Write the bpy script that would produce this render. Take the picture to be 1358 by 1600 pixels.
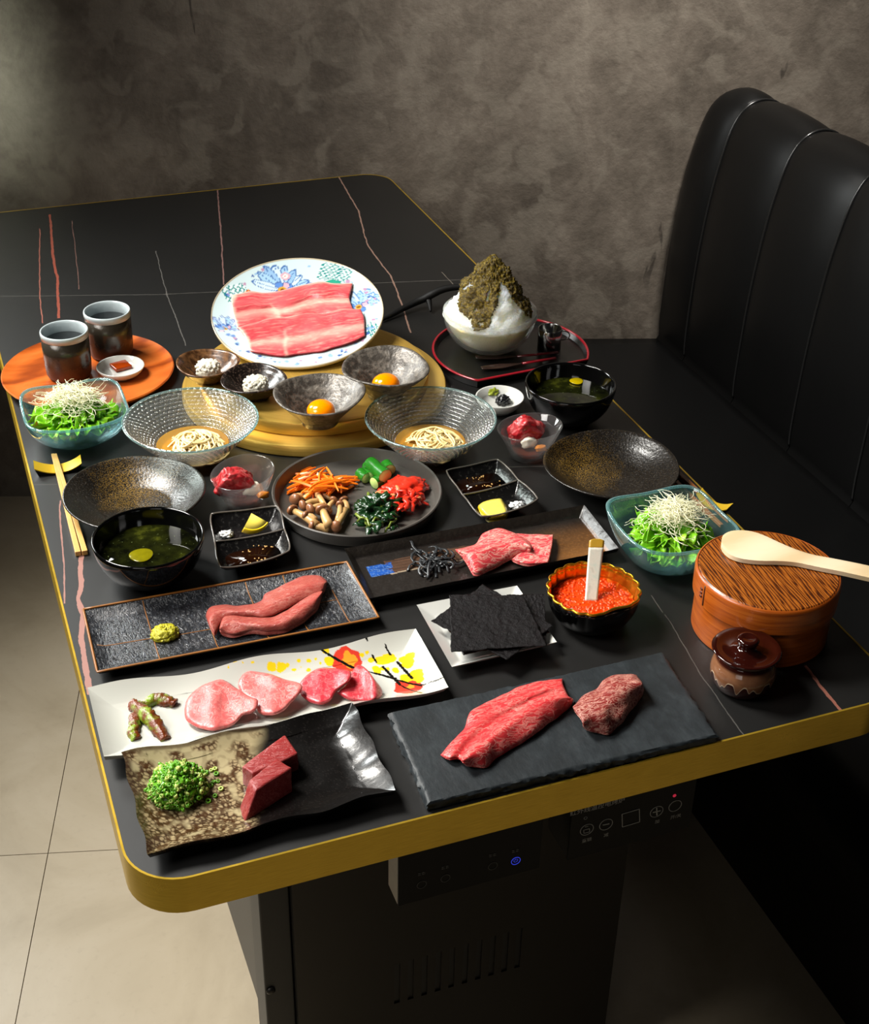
import bpy, bmesh, math, random
import numpy as np
from mathutils import Vector, Matrix, noise, Quaternion

for o in list(bpy.data.objects): bpy.data.objects.remove(o)
scn = bpy.context.scene
COL = scn.collection
R = random.Random(7)
V = Vector
PI = math.pi

# ------------------------------------------------------------------ camera
IW, IH, FPX = 1358, 1600, 2183.94
YAW, PITCH, ROLL = 0.368666, 0.568141, 0.022205
CAM = V((-0.06434, -0.861974, 1.67))
TT = 0.75                      # height of the table top
TW, TL = 0.7954, 1.6814        # table width and length
fw = V((math.sin(YAW)*math.cos(PITCH), math.cos(YAW)*math.cos(PITCH), -math.sin(PITCH)))
r0 = V((math.cos(YAW), -math.sin(YAW), 0)); u0 = r0.cross(fw)
rt = r0*math.cos(ROLL) + u0*math.sin(ROLL)
upv = -r0*math.sin(ROLL) + u0*math.cos(ROLL)
cd = bpy.data.cameras.new('camera'); cam = bpy.data.objects.new('camera', cd); COL.objects.link(cam)
cd.sensor_fit = 'HORIZONTAL'; cd.sensor_width = 36; cd.lens = 36*FPX/IW; cd.clip_start = 0.02
M = Matrix((rt, upv, -fw)).transposed().to_4x4(); M.translation = CAM
cam.matrix_world = M
scn.camera = cam

def ray(px, py): return fw + rt*((px-IW/2)/FPX) - upv*((py-IH/2)/FPX)
def at(px, py, h=0.0):
    d = ray(px, py); return CAM + d*((TT+h-CAM.z)/d.z)
def on_y(px, py, Y):
    d = ray(px, py); return CAM + d*((Y-CAM.y)/d.y)
def hit(px, py, o, n):
    d = ray(px, py); return CAM + d*((o-CAM).dot(n)/d.dot(n))
def zp(x0, y0, s, pts): return [(x0+x/s, y0+y/s) for x, y in pts]

# ------------------------------------------------------------------ light, world, exposure
scn.view_settings.view_transform = 'Standard'; scn.view_settings.look = 'None'
scn.view_settings.gamma = 1; scn.view_settings.use_curve_mapping = False
scn.view_settings.exposure = 0.0
w = bpy.data.worlds.new('world'); scn.world = w; w.use_nodes = True
w.node_tree.nodes['Background'].inputs[0].default_value = (0.95, 0.98, 1.0, 1)
w.node_tree.nodes['Background'].inputs[1].default_value = 0.008

def area(name, loc, target, sx, sy, power, col=(1, 1, 1), spread=180):
    l = bpy.data.lights.new(name, 'AREA'); l.shape = 'RECTANGLE'; l.size = sx; l.size_y = sy
    l.energy = power; l.color = col; l.spread = math.radians(spread)
    o = bpy.data.objects.new(name, l); COL.objects.link(o); o.location = loc
    o.rotation_euler = (V(target)-V(loc)).to_track_quat('-Z', 'Y').to_euler()
    return o
area('softbox_key', (-0.66, 1.26, 2.62), (0.40, 0.26, 0.75), 0.55, 0.75, 17, (1.0, 0.97, 0.91), 70)
area('back_softbox', (-0.42, 1.76, 1.40), (0.35, 0.45, 0.75), 0.34, 0.62, 6.8, (0.96, 1.0, 0.98), 105)
area('front_bounce', (-1.0, -1.5, 1.25), (0.35, 0.3, 0.72), 0.9, 0.5, 0.42, (1.0, 0.96, 0.9), 70)
area('wall_wash', (1.3, 0.55, 2.45), (1.25, 1.56, 1.05), 0.3, 0.2, 6.3, (1.0, 0.96, 0.90), 60)
area('window_glow', (-0.95, 1.2, 1.3), (-0.07, 1.965, 0.98), 0.06, 0.3, 1.0, (0.90, 1.0, 0.86), 23)  # narrow lamp added just for the bright strip on the wall's left end
area('side_fill', (-1.35, 0.25, 2.3), (0.5, 0.5, 0.75), 0.9, 0.9, 6.5, (1.0, 0.97, 0.93), 66)

# ------------------------------------------------------------------ materials
def lin(c):
    if isinstance(c, str):
        c = c.lstrip('#'); c = [int(c[i:i+2], 16)/255 for i in (0, 2, 4)]
        c = [(x/12.92 if x <= .04045 else ((x+.055)/1.055)**2.4) for x in c]
    return (c[0], c[1], c[2], 1.0)

class N:
    """small helper around one material's node tree"""
    def __init__(s, name):
        s.m = bpy.data.materials.new(name); s.m.use_nodes = True
        s.t = s.m.node_tree; s.n = s.t.nodes; s.b = s.n['Principled BSDF']; s.o = s.n['Material Output']
        s._tc = None
    def link(s, a, b): s.t.links.new(a, b)
    def new(s, ty): return s.n.new(ty)
    def coord(s, kind='Object', scale=(1, 1, 1), rot=(0, 0, 0), loc=(0, 0, 0)):
        if not s._tc: s._tc = s.new('ShaderNodeTexCoord')
        mp = s.new('ShaderNodeMapping'); s.link(s._tc.outputs[kind], mp.inputs[0])
        mp.inputs['Scale'].default_value = scale; mp.inputs['Rotation'].default_value = rot; mp.inputs['Location'].default_value = loc
        return mp.outputs[0]
    def set(s, inp, v):
        if hasattr(v, 'is_output'): s.link(v, inp)
        else: inp.default_value = v
    def math(s, op, a, b=0.0, clamp=False):
        m = s.new('ShaderNodeMath'); m.operation = op; m.use_clamp = clamp
        s.set(m.inputs[0], a); s.set(m.inputs[1], b); return m.outputs[0]
    def noise(s, vec, scale, detail=4, rough=.55, dist=0.0):
        n = s.new('ShaderNodeTexNoise'); s.link(vec, n.inputs['Vector']); n.inputs['Scale'].default_value = scale
        n.inputs['Detail'].default_value = detail; n.inputs['Roughness'].default_value = rough; n.inputs['Distortion'].default_value = dist
        return n.outputs['Fac']
    def voro(s, vec, scale, feat='F1', out='Distance', rnd=1.0):
        n = s.new('ShaderNodeTexVoronoi'); s.link(vec, n.inputs['Vector']); n.inputs['Scale'].default_value = scale
        n.feature = feat; n.inputs['Randomness'].default_value = rnd; return n.outputs[out]
    def wave(s, vec, scale, dist=2, detail=2, dscale=1, kind='BANDS', dirn='X'):
        n = s.new('ShaderNodeTexWave'); s.link(vec, n.inputs['Vector']); n.wave_type = kind
        if kind == 'BANDS': n.bands_direction = dirn
        else: n.rings_direction = dirn
        n.inputs['Scale'].default_value = scale; n.inputs['Distortion'].default_value = dist
        n.inputs['Detail'].default_value = detail; n.inputs['Detail Scale'].default_value = dscale
        return n.outputs['Fac']
    def ramp(s, fac, stops):
        r = s.new('ShaderNodeValToRGB'); s.link(fac, r.inputs[0]); e = r.color_ramp.elements
        while len(e) < len(stops): e.new(.5)
        for i, (p, c) in enumerate(stops):
            e[i].position = p; e[i].color = lin(c) if not isinstance(c, (int, float)) else (c, c, c, 1)
        return r.outputs[0]
    def mix(s, fac, a, b):
        m = s.new('ShaderNodeMix'); m.data_type = 'RGBA'; s.set(m.inputs[0], fac)
        s.set(m.inputs[6], a if hasattr(a, 'is_output') else lin(a)); s.set(m.inputs[7], b if hasattr(b, 'is_output') else lin(b))
        return m.outputs[2]
    def bump(s, h, strength=.3, dist=.001):
        b = s.new('ShaderNodeBump'); s.link(h, b.inputs['Height']); b.inputs['Strength'].default_value = strength
        b.inputs['Distance'].default_value = dist; s.link(b.outputs[0], s.b.inputs['Normal']); return b.outputs[0]
    def p(s, color=None, rough=None, metal=None, spec=None, coat=None, sss=None, sssr=.003, srad=(1, .85, .6)):
        b = s.b.inputs
        if color is not None: s.set(b['Base Color'], color if hasattr(color, 'is_output') else lin(color))
        if rough is not None: s.set(b['Roughness'], rough)
        if metal is not None: s.set(b['Metallic'], metal)
        if spec is not None: s.set(b['Specular IOR Level'], spec)
        if coat is not None: b['Coat Weight'].default_value = coat; b['Coat Roughness'].default_value = .06
        if sss is not None:
            b['Subsurface Weight'].default_value = sss; b['Subsurface Radius'].default_value = srad
            b['Subsurface Scale'].default_value = sssr
        return s
    def sep(s, vec):
        x = s.new('ShaderNodeSeparateXYZ'); s.link(vec, x.inputs[0]); return x.outputs

def simple(name, color, rough=.5, metal=0, spec=.5, coat=None, sss=None, sscale=.003, nscale=60, namt=.12, bscale=None, bstr=.2, bdist=.0006):
    k = N(name); v = k.coord()
    n = k.noise(v, nscale, 4)
    a = V(lin(color)[:3]); k.p(k.mix(n, tuple(a*(1-namt)), tuple(a*(1+namt))), rough, metal, spec, coat, sss, sscale)
    if bscale: k.bump(k.noise(v, bscale, 4), bstr, bdist)
    return k.m

def meat(name, red, fat, scale=60, lo=.46, hi=.54, stretch=(1, 1, 1), rotz=0, rough=.32, dark=None, fatamt=1.0, dist=.8):
    k = N(name); v = k.coord(scale=stretch, rot=(0, 0, rotz))
    n1 = k.noise(v, scale, 5, .6, dist); n2 = k.noise(v, scale*.35, 3, .5)
    band = k.math('SUBTRACT', 1.0, k.math('MULTIPLY', k.math('ABSOLUTE', k.math('SUBTRACT', n1, .5)), 14.0), True)
    patch = k.ramp(n2, [(lo, 0.0), (hi, 1.0)])
    f = k.math('MULTIPLY', band, k.math('ADD', k.math('MULTIPLY', patch, .8), .2))
    f = k.math('MULTIPLY', f, fatamt, True)
    base = k.mix(k.noise(v, scale*.6, 3), dark or tuple(V(lin(red)[:3])*.7), red)
    k.p(k.mix(f, base, fat), rough, 0, .5, None, .12, .003, (1, .4, .25))
    k.bump(k.math('ADD', n1, k.math('MULTIPLY', f, .5)), .45, .0013)
    return k.m

def glass(name, tint='#eef5f4', edge='#8fc4c4', haze=.05, hazecol='#dfe8e6', rough=.02, edgepow=3.0, bumpf=None, edgeamt=.7, gl=1.0):
    k = N(name); n = k.n
    tr = k.new('ShaderNodeBsdfTransparent'); gs = k.new('ShaderNodeBsdfGlossy'); df = k.new('ShaderNodeBsdfDiffuse'); tl = k.new('ShaderNodeBsdfTranslucent'); tl.inputs[0].default_value = lin(hazecol); hz = k.new('ShaderNodeMixShader'); hz.inputs[0].default_value = .6
    lw = k.new('ShaderNodeLayerWeight'); lw.inputs[0].default_value = .5
    fac = k.math('POWER', lw.outputs['Facing'], edgepow, True)
    k.link(k.mix(k.math('MULTIPLY', fac, edgeamt), tint, edge), tr.inputs[0])
    df.inputs[0].default_value = lin(hazecol); gs.inputs[0].default_value = (1, 1, 1, 1); gs.inputs['Roughness'].default_value = rough
    m1 = k.new('ShaderNodeMixShader'); hv = k.math('ADD', haze, k.math('MULTIPLY', fac, haze*2.5)); hv = k.math('MULTIPLY', hv, k.math('ADD', .35, k.math('MULTIPLY', bumpf(k), .45))) if bumpf else hv; k.set(m1.inputs[0], k.math('MULTIPLY', hv, 1.0, True)); k.link(df.outputs[0], hz.inputs[1]); k.link(tl.outputs[0], hz.inputs[2]); k.link(tr.outputs[0], m1.inputs[1]); k.link(hz.outputs[0], m1.inputs[2])
    lw2 = k.new('ShaderNodeLayerWeight'); lw2.inputs[0].default_value = .5
    fres = k.math('ADD', .045, k.math('MULTIPLY', k.math('POWER', lw2.outputs['Facing'], 4.0, True), .9))
    m2 = k.new('ShaderNodeMixShader'); k.link(k.math('MULTIPLY', fres, gl, True), m2.inputs[0]); k.link(m1.outputs[0], m2.inputs[1]); k.link(gs.outputs[0], m2.inputs[2])
    if bumpf:
        h = bumpf(k); b = k.new('ShaderNodeBump'); k.link(h, b.inputs['Height']); b.inputs['Strength'].default_value = .85; b.inputs['Distance'].default_value = .0012
        for q in (gs, df, tl): k.link(b.outputs[0], q.inputs['Normal'])
    k.link(m2.outputs[0], k.o.inputs[0]); n.remove(k.b)
    return k.m

def liquid(name, tint, body, opac=.4, rough=.03):
    k = N(name); tr = k.new('ShaderNodeBsdfTransparent'); tr.inputs[0].default_value = lin(tint)
    k.p(body, rough, 0, .5)
    m = k.new('ShaderNodeMixShader'); m.inputs[0].default_value = opac
    k.link(tr.outputs[0], m.inputs[1]); k.link(k.b.outputs[0], m.inputs[2]); k.link(m.outputs[0], k.o.inputs[0])
    return k.m

def painted(name, rough=.15, coat=.3, bscale=None):
    k = N(name); a = k.new('ShaderNodeVertexColor'); a.layer_name = 'paint'
    k.p(a.outputs[0], rough, 0, .5, coat)
    if bscale: k.bump(k.noise(k.coord(), bscale, 4, .6), .22, .002)
    return k.m

# ------------------------------------------------------------------ mesh helpers
def rn(p, s=1.0, seed=0): return noise.noise(V(p)*s + V((seed*7.13, seed*3.7, seed*1.9)))
def smooth(t): t = max(0, min(1, t)); return t*t*(3-2*t)

class MB:
    def __init__(s): s.v = []; s.f = []; s.c = None
    def quad(s, *i): s.f.append(i)
    def add(s, vs, fs):
        k = len(s.v); s.v += [V(x) for x in vs]; s.f += [tuple(i+k for i in f) for f in fs]; return s
    def box(s, lo, hi, mat=None):
        x0, y0, z0 = lo; x1, y1, z1 = hi
        vs = [V((x, y, z)) for z in (z0, z1) for x, y in ((x0, y0), (x1, y0), (x1, y1), (x0, y1))]
        if mat: vs = [mat @ q for q in vs]
        return s.add(vs, [(3, 2, 1, 0), (4, 5, 6, 7), (0, 1, 5, 4), (1, 2, 6, 5), (2, 3, 7, 6), (3, 0, 4, 7)])
    def lathe(s, prof, n=64, c=(0, 0, 0), rad=None, closed=False):
        """rad(theta, r, z) may warp the radius"""
        c = V(c); vs = []; ids = []; k = 0
        for r, z in prof:
            if r < 1e-6: vs.append(c+V((0, 0, z))); ids.append([k]*n); k += 1
            else:
                row = []
                for i in range(n):
                    a = 2*PI*i/n; rr, zz = (rad(a, r, z) if rad else (r, z))
                    vs.append(c+V((rr*math.cos(a), rr*math.sin(a), zz))); row.append(k); k += 1
                ids.append(row)
        fs = []
        m = len(ids)
        for j in range(m if closed else m-1):
            A, B = ids[j], ids[(j+1) % m]
            for i in range(n):
                q = (A[i], A[(i+1) % n], B[(i+1) % n], B[i]); t = tuple(dict.fromkeys(q))
                if len(t) > 2: fs.append(t)
        return s.add(vs, fs)
    def tube(s, pts, rad, n=8, cap=True, flat=1.0):
        pts = [V(p) for p in pts]; m = len(pts); vs = []; fs = []; prev = None
        for i, p in enumerate(pts):
            t = (pts[min(i+1, m-1)]-pts[max(i-1, 0)]);
            if t.length < 1e-9: t = V((0, 0, 1))
            t.normalize()
            if prev is None: a = t.cross(V((0, 0, 1)) if abs(t.z) < .95 else V((1, 0, 0)))
            else: a = prev - t*prev.dot(t)
            a.normalize(); prev = a; b = t.cross(a)
            rr = rad(i/(m-1)) if callable(rad) else rad
            for k in range(n):
                th = 2*PI*k/n; vs.append(p + a*(rr*math.cos(th)) + b*(rr*flat*math.sin(th)))
        for i in range(m-1):
            for k in range(n):
                fs.append((i*n+k, i*n+(k+1) % n, (i+1)*n+(k+1) % n, (i+1)*n+k))
        if cap: fs.append(tuple(range(n-1, -1, -1))); fs.append(tuple((m-1)*n+k for k in range(n)))
        return s.add(vs, fs)
    def shell(s, top, bot, nu, nv):
        vs = []; fs = []; W = nv+1
        for fn in (top, bot):
            for i in range(nu+1):
                for j in range(nv+1): vs.append(fn(i/nu, j/nv))
        o = (nu+1)*W
        for i in range(nu):
            for j in range(nv):
                a, b, c, d = i*W+j, (i+1)*W+j, (i+1)*W+j+1, i*W+j+1
                fs.append((a, b, c, d)); fs.append((o+d, o+c, o+b, o+a))
        for i in range(nu):
            fs.append((i*W, o+i*W, o+(i+1)*W, (i+1)*W)); fs.append(((i+1)*W+nv, o+(i+1)*W+nv, o+i*W+nv, i*W+nv))
        for j in range(nv):
            fs.append((j+1, o+j+1, o+j, j)); fs.append((nu*W+j, o+nu*W+j, o+nu*W+j+1, nu*W+j+1))
        return s.add(vs, fs)
    def blob(s, c, rx, ry, rz, amp=.1, sc=3, seed=0, flatz=None, sub=3, rot=None, boxy=1.0):
        bm = bmesh.new(); bmesh.ops.create_icosphere(bm, subdivisions=sub, radius=1)
        c = V(c); vs = []
        for q in bm.verts:
            p = q.co.copy(); p = V([math.copysign(abs(t)**boxy, t) for t in p]) if boxy != 1.0 else p; d = 1+amp*rn(p, sc, seed)+amp*.5*rn(p, sc*2.7, seed+5)
            p = V((p.x*rx*d, p.y*ry*d, p.z*rz*d))
            if rot: p = rot @ p
            if flatz is not None and c.z+p.z < flatz: p.z = flatz-c.z
            vs.append(c+p)
        bm.verts.index_update(); fs = [tuple(v.index for v in f.verts) for f in bm.faces]; bm.free()
        return s.add(vs, fs)
    def rect_ring(s): pass

def obj(name, mb, mat, root=None, smooth_=True, bevel=0, local=False, auto=None, sub=0, colors=None):
    """link mb (world coordinates, or local=True) as one mesh object below root"""
    o0 = V((0, 0, 0)) if (local or root is None) else root_loc(root)
    if root is None and not local: o0 = V((0, 0, 0))
    me = bpy.data.meshes.new(name)
    me.from_pydata([tuple(q-o0) for q in mb.v], [], mb.f); me.validate()
    if colors is not None:
        ca = me.color_attributes.new('paint', 'FLOAT_COLOR', 'POINT')
        ca.data.foreach_set('color', np.asarray(colors, dtype=np.float32).ravel())
    bm = bmesh.new(); bm.from_mesh(me); bmesh.ops.recalc_face_normals(bm, faces=bm.faces); bm.to_mesh(me); bm.free()
    if smooth_:
        me.polygons.foreach_set('use_smooth', [True]*len(me.polygons))
        if auto: me.set_sharp_from_angle(angle=math.radians(auto))
    o = bpy.data.objects.new(name, me); COL.objects.link(o); me.materials.append(mat)
    if root is not None: o.parent = root
    if bevel:
        b = o.modifiers.new('bevel', 'BEVEL'); b.width = bevel; b.segments = 3; b.limit_method = 'ANGLE'
    if sub:
        q = o.modifiers.new('sub', 'SUBSURF'); q.levels = sub; q.render_levels = sub
    return o

def root_loc(o):
    p = V(o.location); q = o.parent
    while q is not None: p = p + V(q.location); q = q.parent
    return p
def tag(o, label=None, cat=None, group=None, kind=None):
    if label: o['label'] = label
    if cat: o['category'] = cat
    if group: o['group'] = group
    if kind: o['kind'] = kind
    return o
def thing(name, label, cat, loc, group=None, kind=None):
    o = bpy.data.objects.new(name, None); COL.objects.link(o); o.location = V(loc); o.empty_display_size = .02
    return tag(o, label, cat, group, kind)
def single(name, mb, mat, label, cat, group=None, kind=None, **k):
    """a thing that is one mesh: origin moved to its base centre"""
    a = np.array([tuple(q) for q in mb.v]); c = V(((a[:, 0].min()+a[:, 0].max())/2, (a[:, 1].min()+a[:, 1].max())/2, a[:, 2].min()))
    for q in mb.v: q -= c
    o = obj(name, mb, mat, None, local=True, **k); o.location = c
    return tag(o, label, cat, group, kind)
def copy_tree(o, parent=None):
    c = o.copy(); COL.objects.link(c)
    if parent is not None: c.parent = parent
    for ch in list(o.children): copy_tree(ch, c)
    return c
def dup(o, loc, label, rz=0):
    c = copy_tree(o); c.location = V(loc); c.rotation_euler = (0, 0, rz); c['label'] = label; return c

def cr(pts, n):
    """resample a polyline with Catmull-Rom"""
    pts = [V((*p, 0)) if len(p) == 2 else V(p) for p in pts]; m = len(pts); out = []
    for k in range(n+1):
        t = k/n*(m-1); i = min(int(t), m-2); f = t-i
        p0 = pts[max(i-1, 0)]; p1 = pts[i]; p2 = pts[i+1]; p3 = pts[min(i+2, m-1)]
        out.append(.5*((2*p1)+(-p0+p2)*f+(2*p0-5*p1+4*p2-p3)*f*f+(-p0+3*p1-3*p2+p3)*f**3))
    return out

def slab(rails, mapper, th=.004, nu=60, nv=26, seed=1, wob=.0012, jit=1.5, pw=10):
    """a slice of meat: rails are pixel polylines with a height each; mapper(px,py,h) gives the point"""
    rs = [(cr(p, nu), h) for p, h in rails]; m = len(rs); top = {}; bot = {}
    mb = MB()
    def base(u, v):
        i = int(round(u*nu)); t = v*(m-1); k = min(int(t), m-2); f = t-k
        g0 = max(k-1, 0); g3 = min(k+2, m-1)
        def c4(a, b, c, d): return .5*((2*b)+(c-a)*f+(2*a-5*b+4*c-d)*f*f+(3*b-a-3*c+d)*f**3)
        p = c4(rs[g0][0][i], rs[k][0][i], rs[k+1][0][i], rs[g3][0][i])
        h = c4(*[rs[g][1](u) if callable(rs[g][1]) else rs[g][1] for g in (g0, k, k+1, g3)])
        e = max(0.0, 1-abs(2*u-1)**(pw*1.6))*max(0.0, 1-abs(2*v-1)**pw)
        jx = jit*rn((p.x*.05, p.y*.05, 0), 1, seed); jy = jit*rn((p.x*.05, p.y*.05, 3), 1, seed)
        q = (p.x+jx, p.y+jy); h = max(h, 0)+wob*(.5+rn((p.x*.03, p.y*.03, 0), 1, seed+3))
        return q, h, e
    def T(u, v):
        q, h, e = base(u, v); return mapper(q[0], q[1], h+th*(.12+.88*math.sqrt(e)))
    def B(u, v):
        q, h, e = base(u, v); a = mapper(q[0], q[1], h+th*(.12+.88*math.sqrt(e))); b = mapper(q[0], q[1], 0); n = mapper.n
        return a - n*(th*(.12+.88*math.sqrt(e))*.98)
    mb.shell(T, B, nu, nv); return mb
class Plane:
    def __init__(s, o, n=V((0, 0, 1))): s.o = V(o); s.n = V(n).normalized()
    def __call__(s, px, py, h): return hit(px, py, s.o+s.n*h, s.n)
def table_plane(h): return Plane((0, 0, TT+h))

def patch(outline, mapper, zf, th=.004, nr=14, na=72, seed=1, jit=1.2, wob=.001):
    """a star-shaped slice: closed pixel outline, zf(x,y in -1..1) the height it is lifted to"""
    pts = [V((*p, 0)) for p in outline]; c = sum(pts, V((0, 0, 0)))/len(pts); m = len(pts)
    ring = []
    for k in range(na):
        t = k/na*m; i = int(t); f = t-i; p0, p1, p2, p3 = (pts[(i+d) % m] for d in (-1, 0, 1, 2))
        ring.append(.5*((2*p1)+(-p0+p2)*f+(2*p0-5*p1+4*p2-p3)*f*f+(-p0+3*p1-3*p2+p3)*f**3))
    mx = max((p-c).length for p in ring); mb = MB(); T = []; B = []
    for j in range(nr+1):
        t = j/nr; rowT = []; rowB = []
        for p in (ring if j else ring[:1]):
            q = c+(p-c)*t; d = (q-c)/mx
            q.x += jit*rn(q*.06, 1, seed); q.y += jit*rn(q*.06, 1, seed+4)
            h = max(0, zf(d.x, d.y))+wob*(.5+rn(q*.04, 1, seed+8)); e = .12+.88*math.sqrt(max(0, 1-t**9))
            a = mapper(q.x, q.y, h+th*e); rowT.append(a); rowB.append(a-mapper.n*(th*e*.98))
        T.append(rowT); B.append(rowB)
    vs = []; idT = []; idB = []
    for rows, ids in ((T, idT), (B, idB)):
        for row in rows:
            ids.append(list(range(len(vs), len(vs)+len(row)))); vs += row
    fs = []
    for ids, flip in ((idT, 0), (idB, 1)):
        for j in range(nr):
            for k in range(na):
                k2 = (k+1) % na
                f = (ids[0][0], ids[1][k], ids[1][k2]) if j == 0 else (ids[j][k], ids[j+1][k], ids[j+1][k2], ids[j][k2])
                fs.append(f[::-1] if flip else f)
    for k in range(na):
        k2 = (k+1) % na; fs.append((idT[nr][k], idB[nr][k], idB[nr][k2], idT[nr][k2]))
    return mb.add(vs, fs)

def text_mb(s, size, o, ux, uy):
    """lettering as flat mesh on the plane o + a*ux + b*uy"""
    cu = bpy.data.curves.new('t', 'FONT'); cu.body = s; cu.size = size; cu.align_x = 'CENTER'; cu.align_y = 'CENTER'; cu.resolution_u = 2
    ob = bpy.data.objects.new('t', cu); COL.objects.link(ob)
    dg = bpy.context.evaluated_depsgraph_get(); me = bpy.data.meshes.new_from_object(ob.evaluated_get(dg))
    mb = MB(); mb.add([o+ux*v.co.x+uy*v.co.y for v in me.vertices], [tuple(p.vertices) for p in me.polygons])
    bpy.data.objects.remove(ob); bpy.data.curves.remove(cu); bpy.data.meshes.remove(me); return mb

# ------------------------------------------------------------------ material library
MT = {}
MT['brass'] = (lambda k: (k.p(k.mix(k.noise(k.coord(scale=(4, 4, 90)), 14, 5), '#b08c1e', '#e2bd44'), k.math('ADD', .2, k.math('MULTIPLY', k.noise(k.coord(), 18, 5), .22)), .72), k.m)[1])(N('brass'))
def _lid():
    k = N('brushed_brass'); v = k.coord(); x = k.sep(v); r = k.math('SQRT', k.math('ADD', k.math('MULTIPLY', x[0], x[0]), k.math('MULTIPLY', x[1], x[1])))
    cmb = k.new('ShaderNodeCombineXYZ'); k.link(k.math('MULTIPLY', r, 900), cmb.inputs[0]); k.link(k.math('MULTIPLY', x[2], 500), cmb.inputs[1])
    n = k.noise(cmb.outputs[0], 1, 3)
    k.p(k.mix(n, '#c4973a', '#f0c866'), k.math('ADD', .22, k.math('MULTIPLY', n, .2)), .65); k.bump(n, .08, .0003); return k.m
MT['lid'] = _lid()
MT['black_lacquer'] = simple('black_lacquer', '#060606', .07, spec=.55, nscale=30, namt=.1)
MT['red_lacquer'] = simple('red_lacquer', '#8c1420', .18, coat=.3)
MT['white_porcelain'] = simple('white_porcelain', '#c6c6c0', .12, coat=.3, namt=.03, sss=.05)
MT['leather'] = simple('black_leather', '#0a0a0a', .40, spec=.32, nscale=40, bscale=320, bstr=.12, bdist=.0005)
MT['piping'] = simple('leather_piping', '#1c1c1c', .22, spec=.9)
MT['steel'] = simple('dark_steel', '#2a2723', .42, .7, nscale=8)
MT['black_metal'] = simple('black_metal', '#0c0b0a', .45, .2)
MT['panel_glass'] = simple('panel_glass', '#040404', .35, spec=.12)
MT['cream_metal'] = simple('cream_metal', '#c9bfae', .5)
MT['icon'] = simple('icon_print', '#a3a19b', .6)
MT['egg'] = simple('egg_yolk', '#ff8a00', .12, sss=.25, namt=.04, nscale=20)
MT['daikon'] = simple('grated_daikon', '#e9e3cf', .35, sss=.3, nscale=200, bscale=350, bstr=.9, bdist=.0025)
MT['ice'] = simple('shaved_ice', '#f3f2de', .4, sss=1.0, sscale=.05, nscale=80, namt=.03, bscale=380, bstr=1.0, bdist=.003)
MT['icebowl_fill'] = simple('packed_ice', '#dfe3d6', .35, sss=.3, nscale=40, namt=.1)
def _top():
    k = N('hojicha_syrup'); v = k.coord(); n = k.noise(v, 300, 5, .75); k.p(k.ramp(n, [(.33, '#211902'), (.5, '#5e4b0a'), (.66, '#a18a28'), (.75, '#c4b35a')]), .2, 0, .5)
    k.bump(n, 1.0, .003); return k.m
MT['syrup'] = _top()
MT['icon_dim'] = simple('dim_icon_print', '#4e4c48', .6)
MT['tea'] = simple('dark_tea', '#0a0a0b', .04)
MT['celadon'] = simple('celadon_rim', '#b9c4c6', .12, coat=.3, namt=.12, nscale=120)
def _cup():
    k = N('iron_glaze'); v = k.coord(); z = k.sep(v)[2]; n = k.noise(v, 140, 5, .7)
    f = k.math('ADD', k.math('MULTIPLY', z, 24.0), k.math('MULTIPLY', k.math('SUBTRACT', n, .5), .5))
    c = k.ramp(f, [(.18, '#55301c'), (.42, '#3e2416'), (.58, '#2c2621'), (1.0, '#3b352c')])
    k.p(c, k.ramp(f, [(.3, .5), (.6, .22)]), .25, .6); k.bump(k.noise(v, 220, 4), .35, .0008); return k.m
MT['cup'] = _cup()
def _wood(name, c1, c2, c3, scale, dist, rough, rot=0, stretch=(1, .09, 1), bump=.25):
    k = N(name); v = k.coord(rot=(0, 0, rot)); x = k.coord(scale=stretch, rot=(0, 0, rot))
    wv = k.wave(x, scale, dist, 3, 1.4); g = k.noise(k.coord(scale=(stretch[0]*6, stretch[1]*4, stretch[2]*6), rot=(0, 0, rot)), scale*5, 4)
    f = k.math('ADD', k.math('MULTIPLY', wv, .75), k.math('MULTIPLY', g, .3))
    k.p(k.ramp(f, [(.15, c1), (.5, c2), (.95, c3)]), rough, 0, .5); k.bump(f, bump, .0004); return k.m
MT['wood_plate'] = _wood('lacquered_wood', '#8a3a10', '#b9581c', '#c8692a', 13, 7, .3, .3, (.22, 1, 1), .05)
MT['box_lid'] = _wood('zelkova_grain', '#351404', '#7d3f10', '#a05a1a', 105, 11, .3, .6, (1, .10, 1))
def _side():
    k = N('bentwood_side'); v = k.coord(scale=(3, 3, 60)); n = k.noise(v, 4, 4); g = k.noise(k.coord(scale=(1, 1, 14)), 30, 3)
    k.p(k.ramp(k.math('ADD', k.math('MULTIPLY', n, .6), k.math('MULTIPLY', g, .4)), [(.3, '#7a330b'), (.5, '#a04d14'), (.7, '#b6611f')]), .28, 0, .5); return k.m
MT['box_side'] = _side()
MT['paddle'] = _wood('pale_wood', '#d3b98f', '#dfc8a2', '#e6d3b2', 12, 1.5, .45, 0.35, (.14, 1, 1), .05)
MT['chop'] = simple('bamboo', '#c99a55', .4, nscale=90, namt=.15)
MT['chop_dark'] = simple('rust_wood', '#a5622f', .4)
MT['gold'] = simple('gold_leaf', '#dcb42e', .3, .45, nscale=50)
MT['gold_lining'] = simple('gold_lining', '#c08a1e', .26, .85, nscale=30, namt=.15)
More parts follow.
